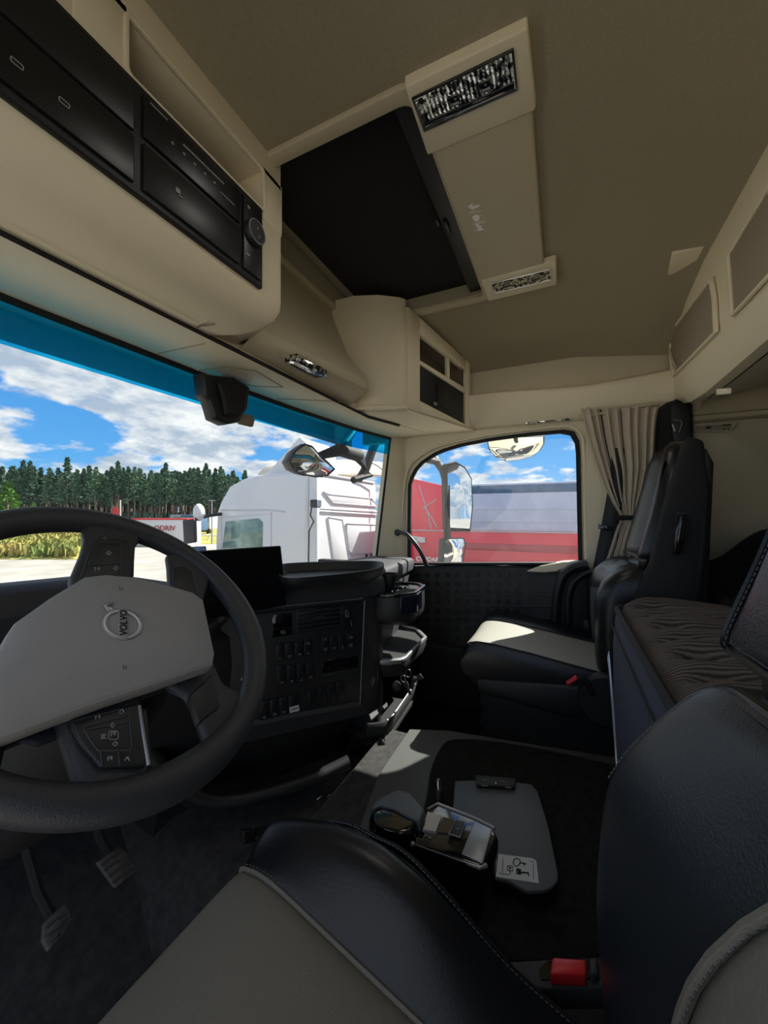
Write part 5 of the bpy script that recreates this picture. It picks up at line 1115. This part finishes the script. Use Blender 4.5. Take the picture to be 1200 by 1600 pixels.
# ---- white lorry parked to the right front
wt = thing('white_truck', 'white lorry cab with high roof and rear wind deflector parked beside the yard', 'truck', (5.6, 5.0, GZ))
XS = 4.25; YR = 3.80; YF = 5.85; XW = 6.85
def sx(u, v): return U(u, v, x=XS)
Zr = 2.32
sidep = [(XS, YR, -.6), (XS, YR, 1.76), (XS, 4.4, 1.775), (XS, 4.9, 1.75), (XS, 5.2, 1.70), (XS, 5.53, 1.575), (XS, 5.74, 1.31), (XS, 5.84, 1.12), (XS, 5.88, .6), (XS, 5.88, -.6)]
m = MB(); m.prism(sidep, (XW-XS, 0, 0)); obj('cab', m, WHITEP, wt, bev=.07, seg=4)
q0 = [sx(u, v) for u, v in ((346, 808), (424, 802), (424, 905), (346, 905))]
m = MB(); c_ = sum(q0, Vector())/4; m.ring([p+Vector((-.002, 0, 0)) for p in q0], [c_+(p-c_)*.975+Vector((-.002, 0, 0)) for p in q0], (.004, 0, 0)); dw = obj('cab_door', m, WHITES, wt)
P = [sx(u, v)+Vector((-.012, 0, 0)) for u, v in ((353, 815), (404, 810), (411, 816), (410, 855), (348, 857))]; m = MB(); m.prism(P, (.01, 0, 0)); obj('side_window', m, DGLASS, dw, bev=.004)
m = MB(); m.tube([sx(u, v)+Vector((-.004, 0, 0)) for u, v in ((346, 797), (420, 797), (446, 800))], .012, 6); m.tube([sx(u, v)+Vector((-.004, 0, 0)) for u, v in ((424, 800), (424, 880))], .008, 6); obj('body_seam', m, WHITES, wt)
# rear wall details
def ry(u, v): return U(u, v, y=YR-.015)
for px, nm in (([(505, 768), (514, 772), (580, 779), (592, 792), (520, 786)], 'rear_panel'), ([(541, 818), (590, 820), (593, 862), (550, 866), (546, 860)], 'rear_panel'), ([(512, 808), (535, 812), (545, 875), (522, 878)], 'rear_panel')):
    P = [ry(u, v) for u, v in px]; c_ = sum(P, Vector())/len(P); m = MB(); m.prism(P, (0, .02, 0)); obj(nm, m, WHITEP, wt, bev=.008, smooth=True)
    m = MB(); m.tube([p+Vector((0, -.004, 0)) for p in P], .010, 5, closed=True); obj('panel_edge', m, WHITES, wt)
m = MB()
for v0, v1 in ((793, 800), (797, 805)): m.tube([ry(484, v0), ry(600, v1)], .018, 6)
obj('rear_rib', m, WHITEP, wt)
m = MB(); m.box((XS+.10, YR-.08, .22), (.10, .16, 3.0)); obj('side_extender', m, WHITEP, wt, bev=.03)
m = MB(); m.prism([(XS+.2, YR-.02, 1.74), (XW-.1, YR-.02, 1.74), (XW-.1, YR+.9, 1.76), (XS+.2, YR+.9, 1.76)], (0, 0, .05)); obj('roof_plate', m, WHITEP, wt, bev=.02)
# raised roof deflector with beige canvas behind
A0 = [U(414, 743, x=XS+.25), U(468, 683, x=XS+.25), U(480, 694, x=XS+.25), U(485, 738, x=XS+.25)]
m = MB(); m.prism(A0, (.9, .0, .0)); obj('roof_deflector', m, WHITEP, wt, bev=.01)
m = MB(); P = [U(478, 738, y=YR+.5), U(490, 722, y=YR+.5), U(540, 718, y=YR+.5), U(600, 722, y=YR+.5), U(604, 744, y=YR+.5), U(560, 742, y=YR+.5)]; m.prism(P, (0, 1.2, 0)); obj('deflector_canvas', m, PALET, wt, bev=.03)
m = MB(); m.tube([U(u, v, y=YR-.2) for u, v in ((578, 722), (590, 728), (602, 738), (602, 800))], .012, 6); obj('air_hose', m, BLACKP, wt)
m = MB(); m.tube([U(503, 722, y=YR-.1), U(503, 746, y=YR-.1)], .03, 6); obj('exhaust_pipe', m, BLACKP, wt)
m = MB(); c_ = U(493, 787, y=YR-.25); m.box(c_, (.12, .14, .13)); lm = obj('work_lamp', m, BLACKP, wt, bev=.02)
m = MB(); m.box(c_+Vector((-.01, -.08, 0)), (.095, .01, .10)); obj('lamp_lens', m, CHROME, lm)
m = MB(); m.tube([U(487, 792, y=YR-.2), U(485, 805, y=YR-.12), U(490, 815, y=YR-.12), U(483, 830, y=YR-.12), U(482, 880, y=YR-.12)], .012, 6); obj('lamp_bracket', m, BLACKM, lm)
m = MB()
for i, (u, v) in enumerate(((572, 868), (580, 867), (588, 866), (578, 874), (592, 873))): m.lathe([(.03, 0), (.03, .03)], ry(u, v), (0, -1, 0), 8)
obj('hose_coupling', m, BLACKM, wt)
m = MB(); m.prism([sx(u, v)+Vector((-.5, 0, 0)) for u, v in ((322, 812), (340, 810), (341, 845), (324, 848))], (.10, .05, 0)); wm = obj('side_mirror', m, BLACKP, wt, bev=.02)
m = MB(); m.tube([sx(336, 811)+Vector((-.42, 0, 0)), sx(340, 806)+Vector((-.2, 0, 0)), sx(346, 803)], .03, 8); obj('mirror_arm', m, BLACKP, wm)
m = MB(); m.sphere(sx(339, 801)+Vector((-.35, .05, 0)), (.10, .10, .16), 8); obj('upper_mirror', m, WHITEP, wt)
m = MB(); m.prism([sx(u, v)+Vector((-.4, 0, 0)) for u, v in ((320, 853), (340, 852), (341, 868), (320, 870))], (.2, .05, 0)); obj('lower_mirror', m, TARPB, wt, bev=.02)
for yy in (YF-.6, YR+.3):
    for xx in (XS+.05, XW-.35): m = MB(); m.lathe([(.3, 0), (.5, .03), (.5, .27), (.3, .30)], (xx, yy, GZ+.5), (1, 0, 0), 24); obj('wheel', m, TYRE, wt)
m = MB(); m.box((5.55, 3.6, -.35), (1.0, 5.5, .3)); obj('chassis', m, BLACKM, wt)

# ---- red tipper trailer beside us
rt = thing('red_trailer', 'red tipper trailer with pale upper body standing beside the passenger window', 'trailer', (8.3, 0, GZ))
XT = 7.1
def tx(u, v, o=0): return U(u, v, x=XT+o)
yF = tx(636, 820).y; yG = tx(716, 820).y; yB = -6.0
zt = lambda v, u=800: tx(u, v).z
m = MB(); m.prism([(XT, yG, zt(757, 735)), (XT, yG, zt(830)), (XT, yB, zt(830)), (XT, yB, zt(757, 735))], (2.4, 0, 0)); obj('upper_body', m, TARP, rt, bev=.01)
m = MB(); m.prism([(XT-.01, yG+.02, zt(759, 735)), (XT-.01, yG+.02, zt(771)), (XT-.01, yB, zt(771)), (XT-.01, yB, zt(759, 735))], (.6, 0, 0)); obj('tarp_roll', m, TARPB, rt, bev=.03)
for v in (796, 816): m = MB(); m.tube([(XT-.004, yG, zt(v)), (XT-.004, yB, zt(v))], .006, 5); obj('panel_seam', m, WHITES, rt)
m = MB(); m.prism([(XT-.04, yF+.6, zt(830)), (XT-.04, yF+.6, -.35), (XT-.04, yB, -.35), (XT-.04, yB, zt(830))], (2.48, 0, 0)); obj('lower_body', m, REDT, rt, bev=.02)
m = MB(); m.prism([(XT-.06, yG+.4, zt(850)), (XT-.06, yG+.4, zt(861)), (XT-.06, yB, zt(861)), (XT-.06, yB, zt(850))], (.05, 0, 0)); obj('body_rib', m, REDT2, rt, bev=.005)
m = MB(); m.tube([(XT-.05, yF+.6, zt(831)), (XT-.05, yB, zt(831))], .012, 6); obj('edge_rail', m, WHITES, rt)
m = MB(); P = [tx(u, v, -.03) for u, v in ((630, 745), (655, 750), (716, 764), (716, 835), (630, 835))]; m.prism(P, (2.4, 0, 0)); fp = obj('front_panel', m, REDT, rt, bev=.02)
m = MB()
for ln in ([(655, 758), (668, 800), (675, 830)], [(660, 795), (682, 780)], [(664, 792), (684, 825)]): m.tube([tx(u, v, -.05) for u, v in ln], .010, 5)
obj('hose_line', m, WHITES, fp)
m = MB(); P = [tx(u, v, -.08) for u, v in ((640, 837), (664, 840), (664, 848), (640, 848))]; m.prism(P, (.03, 0, 0)); sg = obj('white_plate', m, STICK, rt)
m = text_mb('HOLM', tx(643, 843.2, -.085), (0, -1, 0), (0, 0, 1), .045, .001); text_mb('KAARTEN', tx(643, 847.5, -.085), (0, -1, 0), (0, 0, 1), .045, .001, mb=m); obj('plate_lettering', m, BLACKM, sg, smooth=False)
m = text_mb('CWIDAR TRANS', tx(650, 876, -.062), (0, -1, 0), (0, 0, 1), .13, .002, bold=.003); text_mb('TRANSPORT', tx(668, 885, -.062), (0, -1, 0), (0, 0, 1), .13, .002, bold=.003, mb=m); obj('side_lettering', m, WHITEM, rt, smooth=False)
for k in range(3): m = MB(); m.lathe([(.3, 0), (.52, .03), (.52, .30), (.3, .33)], (XT+.05, -2.5-k*1.3, GZ+.52), (1, 0, 0), 24); obj('wheel', m, TYRE, rt)
m = MB(); m.lathe([(.3, 0), (.52, .03), (.52, .30), (.3, .33)], (XT+.05, 1.9, GZ+.52), (1, 0, 0), 24); obj('wheel', m, TYRE, rt)

# ---- far side of the yard
bt = thing('white_container', 'white roadside container with red top edge and dark red lettering', 'container', GP(250, 28))
d = 28; P = [GP(196, d), GP(292, d)]; ztop = CZ+(805-811)/600*d
m = MB(); m.prism([Vector((p.x, p.y, z)) for p, z in ((P[0], GZ), (P[1], GZ), (P[1], ztop), (P[0], ztop))], _A*2.2); obj('body', m, WHITEP, bt, bev=.03)
m = MB(); m.prism([Vector((p.x, p.y, z))-_A*.03 for p, z in ((P[0], ztop-.06), (P[1], ztop-.06), (P[1], ztop+.05), (P[0], ztop+.05))], _A*2.2); obj('red_top_edge', m, REDP, bt)
m = text_mb('ODRIV', GP(240, d-.05, CZ+(805-829)/600*d), _R, (0, 0, 1), .52, .01, bold=.004); obj('lettering', m, REDT2, bt, smooth=False)
fl = thing('flag_sign', 'small red flag sign on a post in front of the forest', 'sign', GP(180, 40))
m = MB(); a = GP(176, 40, 0); m.prism([Vector((a.x, a.y, CZ+.05)), a+_R*.55+Vector((0, 0, CZ+.05)), a+_R*.55+Vector((0, 0, CZ+.85)), Vector((a.x, a.y, CZ+.75))], _A*.04); obj('panel', m, REDP, fl)
m = MB(); m.tube([GP(177, 40.1), GP(177, 40.1, CZ+.9)], .04, 6); obj('post', m, SILV, fl)
m = MB(); m.tube([GP(188, 38), GP(188, 38, CZ+1.5)], .06, 8); tobj('white_post', 'plain white post standing right of the red flag sign', 'post', m, WHITEP)
m = MB(); p0 = GP(331, 30); m.tube([p0, GP(331, 30, CZ+1.15)], .05, 8).tube([GP(326, 30, CZ+1.15), GP(336, 30, CZ+1.15)], .04, 6); tobj('lamp_post', 'thin grey post with short cross arm left of the white lorry', 'post', m, SILV)
def far_truck(u, d_, w, col, lab, name='parked_truck'):
    t = thing(name, lab, 'truck', GP(u, d_)); b = GP(u, d_); M_ = Matrix.Rotation(YAW-R(90), 3, 'Z')
    def bx_(dx, dz, sx_, sz, dy=0, sy=2.2): return MB().box(b+_R*dx+Vector((0, 0, dz))+_A*dy, (sx_, sy, sz), M_)
    obj('cab', bx_(0, 1.45, w, 1.7), col, t, bev=.12); obj('windscreen', bx_(0, 1.75, w*.85, .6, -1.12, .05), DGLASS, t); obj('bumper', bx_(0, .55, w*1.02, .35, -1.1, .2), BLACKP, t, bev=.03)
    for s in (-1, 1): m = MB(); m.lathe([(.2, -.15), (.45, -.13), (.45, .13), (.2, .15)], b+_R*(s*w*.38)+Vector((0, 0, .45))-_A*.7, _R, 16); obj('wheel', m, TYRE, t)
far_truck(288, 42, 2.0, SILV, 'grey lorry parked far off just right of the white container')
far_truck(304, 40, 1.8, TARPB, 'blue-grey lorry parked far off, middle of the distant row')
far_truck(321, 44, 2.0, WHITEP, 'white lorry parked far off next to the big white cab')
ex = thing('yellow_machine', 'small yellow work machine in front of the distant parked lorries', 'machine', GP(299, 36))
b0 = GP(299, 36); Mr = Matrix.Rotation(YAW-R(90), 3, 'Z')
m = MB(); m.box(b0+Vector((0, 0, .8)), (1.3, 1.2, .5), Mr); obj('body', m, mat('yellow_paint', srgb(238, 178, 40), .5), ex, bev=.08)
m = MB(); m.box(b0+Vector((0, 0, 1.3))+_R*.2, (.7, .8, .6), Mr); obj('cabin', m, DGLASS, ex, bev=.05)
for s in (-.45, .45): m = MB(); m.lathe([(.15, -.12), (.35, -.1), (.35, .1), (.15, .12)], b0+_R*s+Vector((0, 0, .35))-_A*.5, _R, 14); obj('wheel', m, TYRE, ex)
m = MB(); a, b = GP(281, 33, CZ+(805-836)/600*33), GP(340, 33, CZ+(805-837)/600*33); m.tube([a, b], .07, 6)
for k in range(5): p = a.lerp(b, k/4); m.tube([Vector((p.x, p.y, GZ)), p], .06, 6)
tobj('guard_rail', 'pale guard rail crossing in front of the distant lorries', 'guard rail', m, WHITEP)
m = MB(); m.prism([Vector((p.x, p.y, z)) for p, z in ((GP(296, 50), GZ), (GP(309, 50), GZ), (GP(309, 50), CZ+(805-811)/600*50), (GP(296, 50), CZ+(805-811)/600*50))], _A*2); tobj('distant_trailer', 'distant red-topped trailer behind the white container', 'trailer', m, REDP)

# ---- meadow, weeds, forest
rg = random.Random(11)
m = MB(); rows = []
for j in range(14):
    d_ = 19.5+j*3.6; row = []
    for i in range(40):
        u = -140+i*13.0
        edge = 0
        if d_ < 34 and u > 150: d2 = 30+(d_-19.5)*.8
        else: d2 = d_
        p = GP(u, d2); row.append(Vector((p.x, p.y, GZ+.02+(.25+.5*rg.random())*(0 if j == 0 else 1)*(1 if u < 130 else .3))))
    rows.append(row)
m.loft(rows); struct('meadow_ground', m, MEADOW)
m = MB()
for k in range(9000):
    d_ = rg.uniform(19.8, 40); u = rg.uniform(-130, 118+rg.uniform(0, 40)*(d_ > 24)); p = GP(u, d_, GZ+.1); h_ = rg.uniform(.35, 1.0)*(.55+.02*(d_-19)); a = rg.uniform(0, 6.28); w = rg.uniform(.06, .16)
    dx = Vector((math.cos(a), math.sin(a), 0))*w; tp_ = p+Vector((rg.uniform(-.15, .15), rg.uniform(-.15, .15), h_))
    m.add([p-dx, p+dx, tp_+dx*.7, tp_-dx*.5+Vector((0, 0, .08))], [(0, 1, 2, 3)])
o = obj('weeds', m, TUFT, None, smooth=False); tag(o, 'tall yellow-green weeds growing along the far side of the gravel yard', 'weeds', kind='stuff')
def make_tree(seed, H, leafy=False):
    r = random.Random(seed); t = thing('pine_tree' if not leafy else 'birch_tree', 'x', 'tree', (0, 0, 0)); ORG[t.name] = Vector((0, 0, 0))
    m = MB(); m.tube([(0, 0, 0), (r.uniform(-.1, .1), r.uniform(-.1, .1), H*.5), (r.uniform(-.2, .2), r.uniform(-.2, .2), H*.97)], [.20, .15, .04], 6); obj('trunk', m, BARK, t)
    m = MB(); base = H*(.42+r.uniform(-.06, .06)) if not leafy else H*.15
    n = 430 if not leafy else 420
    for k in range(n):
        f_ = k/n; z = base+(H-base)*f_; rad = (1.75*(1-f_)**.8+.1)*(.35+.9*r.random())*(1+.25*math.sin(z*3.1)) if not leafy else 2.0*math.sin(math.pi*min(.97, f_*.9+.08))*(.5+.5*r.random())
        a = r.uniform(0, 6.283); c = Vector((math.cos(a)*rad*.8, math.sin(a)*rad*.8, z)); s = r.uniform(.14, .36)
        for q in range(2):
            ax = Vector((r.gauss(0, 1), r.gauss(0, 1), r.gauss(0, .6))).normalized(); b = ax.cross(Vector((0, 0, 1))).normalized() if abs(ax.z) < .95 else Vector((1, 0, 0)); g = ax.cross(b)
            P = [c+(b*math.cos(h)*s*r.uniform(.6, 1.3)+g*math.sin(h)*s*r.uniform(.35, .8))+Vector((math.cos(a), math.sin(a), -.25))*s*.3*math.cos(h) for h in (0, 1.2, 2.2, 3.2, 4.3, 5.3)]
            m.add(P, [(0, 1, 2, 3, 4, 5)])
        if k % 4 == 0: m.tube([Vector((0, 0, z)), c+Vector((0, 0, .2))], .03, 3)
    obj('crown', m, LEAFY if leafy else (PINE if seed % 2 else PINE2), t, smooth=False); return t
prot = [make_tree(s, h_) for s, h_ in ((1, 13.6), (2, 14.6), (3, 12.6), (4, 13.2))]
k = 0; used = set()
for row_, (d0, n) in enumerate(((88, 58), (94, 58), (101, 60), (109, 60))):
    for i in range(n):
        u = -110+i*(500/n)+rg.uniform(-3, 3); d_ = d0+rg.uniform(-2, 2); p = GP(u, d_, GZ-.1); pr_ = rg.randrange(4)
        if pr_ not in used: used.add(pr_); o = prot[pr_]; o.location = p; o.rotation_euler = (0, 0, rg.uniform(0, 6.28))
        else: o = dup(prot[pr_], p, rg.uniform(0, 6.28), rg.uniform(.86, 1.12)*(1.0-.0002*max(0, u)))
        o['label'] = ['tall pine with bare reddish trunk in the front row of the forest edge', 'tall pine standing deeper inside the forest edge'][row_ > 0]; o['group'] = ['pines in the front row of the forest', 'pines deeper in the forest'][row_ > 0]
bt_ = make_tree(9, 7.5, True); bt_.location = GP(12, 62, GZ); bt_['label'] = 'bushy light green tree at the left end of the forest edge'
b2 = dup(bt_, GP(52, 72, GZ), 1.2, .62, 'small light green tree in front of the pines, right of the bushy one')
b3 = dup(bt_, GP(-38, 66, GZ), 2.2, 1.1, 'broad light green tree beyond the left edge of the windscreen view')
# forest floor growth and taller foliage behind the trunks
m = MB()
for k in range(2600):
    d_ = rg.uniform(84, 122); u = rg.uniform(-130, 390); p = GP(u, d_, GZ); h_ = rg.uniform(.8, 3.2) if d_ < 108 else rg.uniform(3, 10); a = rg.uniform(0, 6.28); w = rg.uniform(.3, .8); dx = Vector((math.cos(a), math.sin(a), 0))*w
    m.add([p-dx, p+dx, p+dx*.6+Vector((0, 0, h_)), p-dx*.5+Vector((0, 0, h_*.8))], [(0, 1, 2, 3)])
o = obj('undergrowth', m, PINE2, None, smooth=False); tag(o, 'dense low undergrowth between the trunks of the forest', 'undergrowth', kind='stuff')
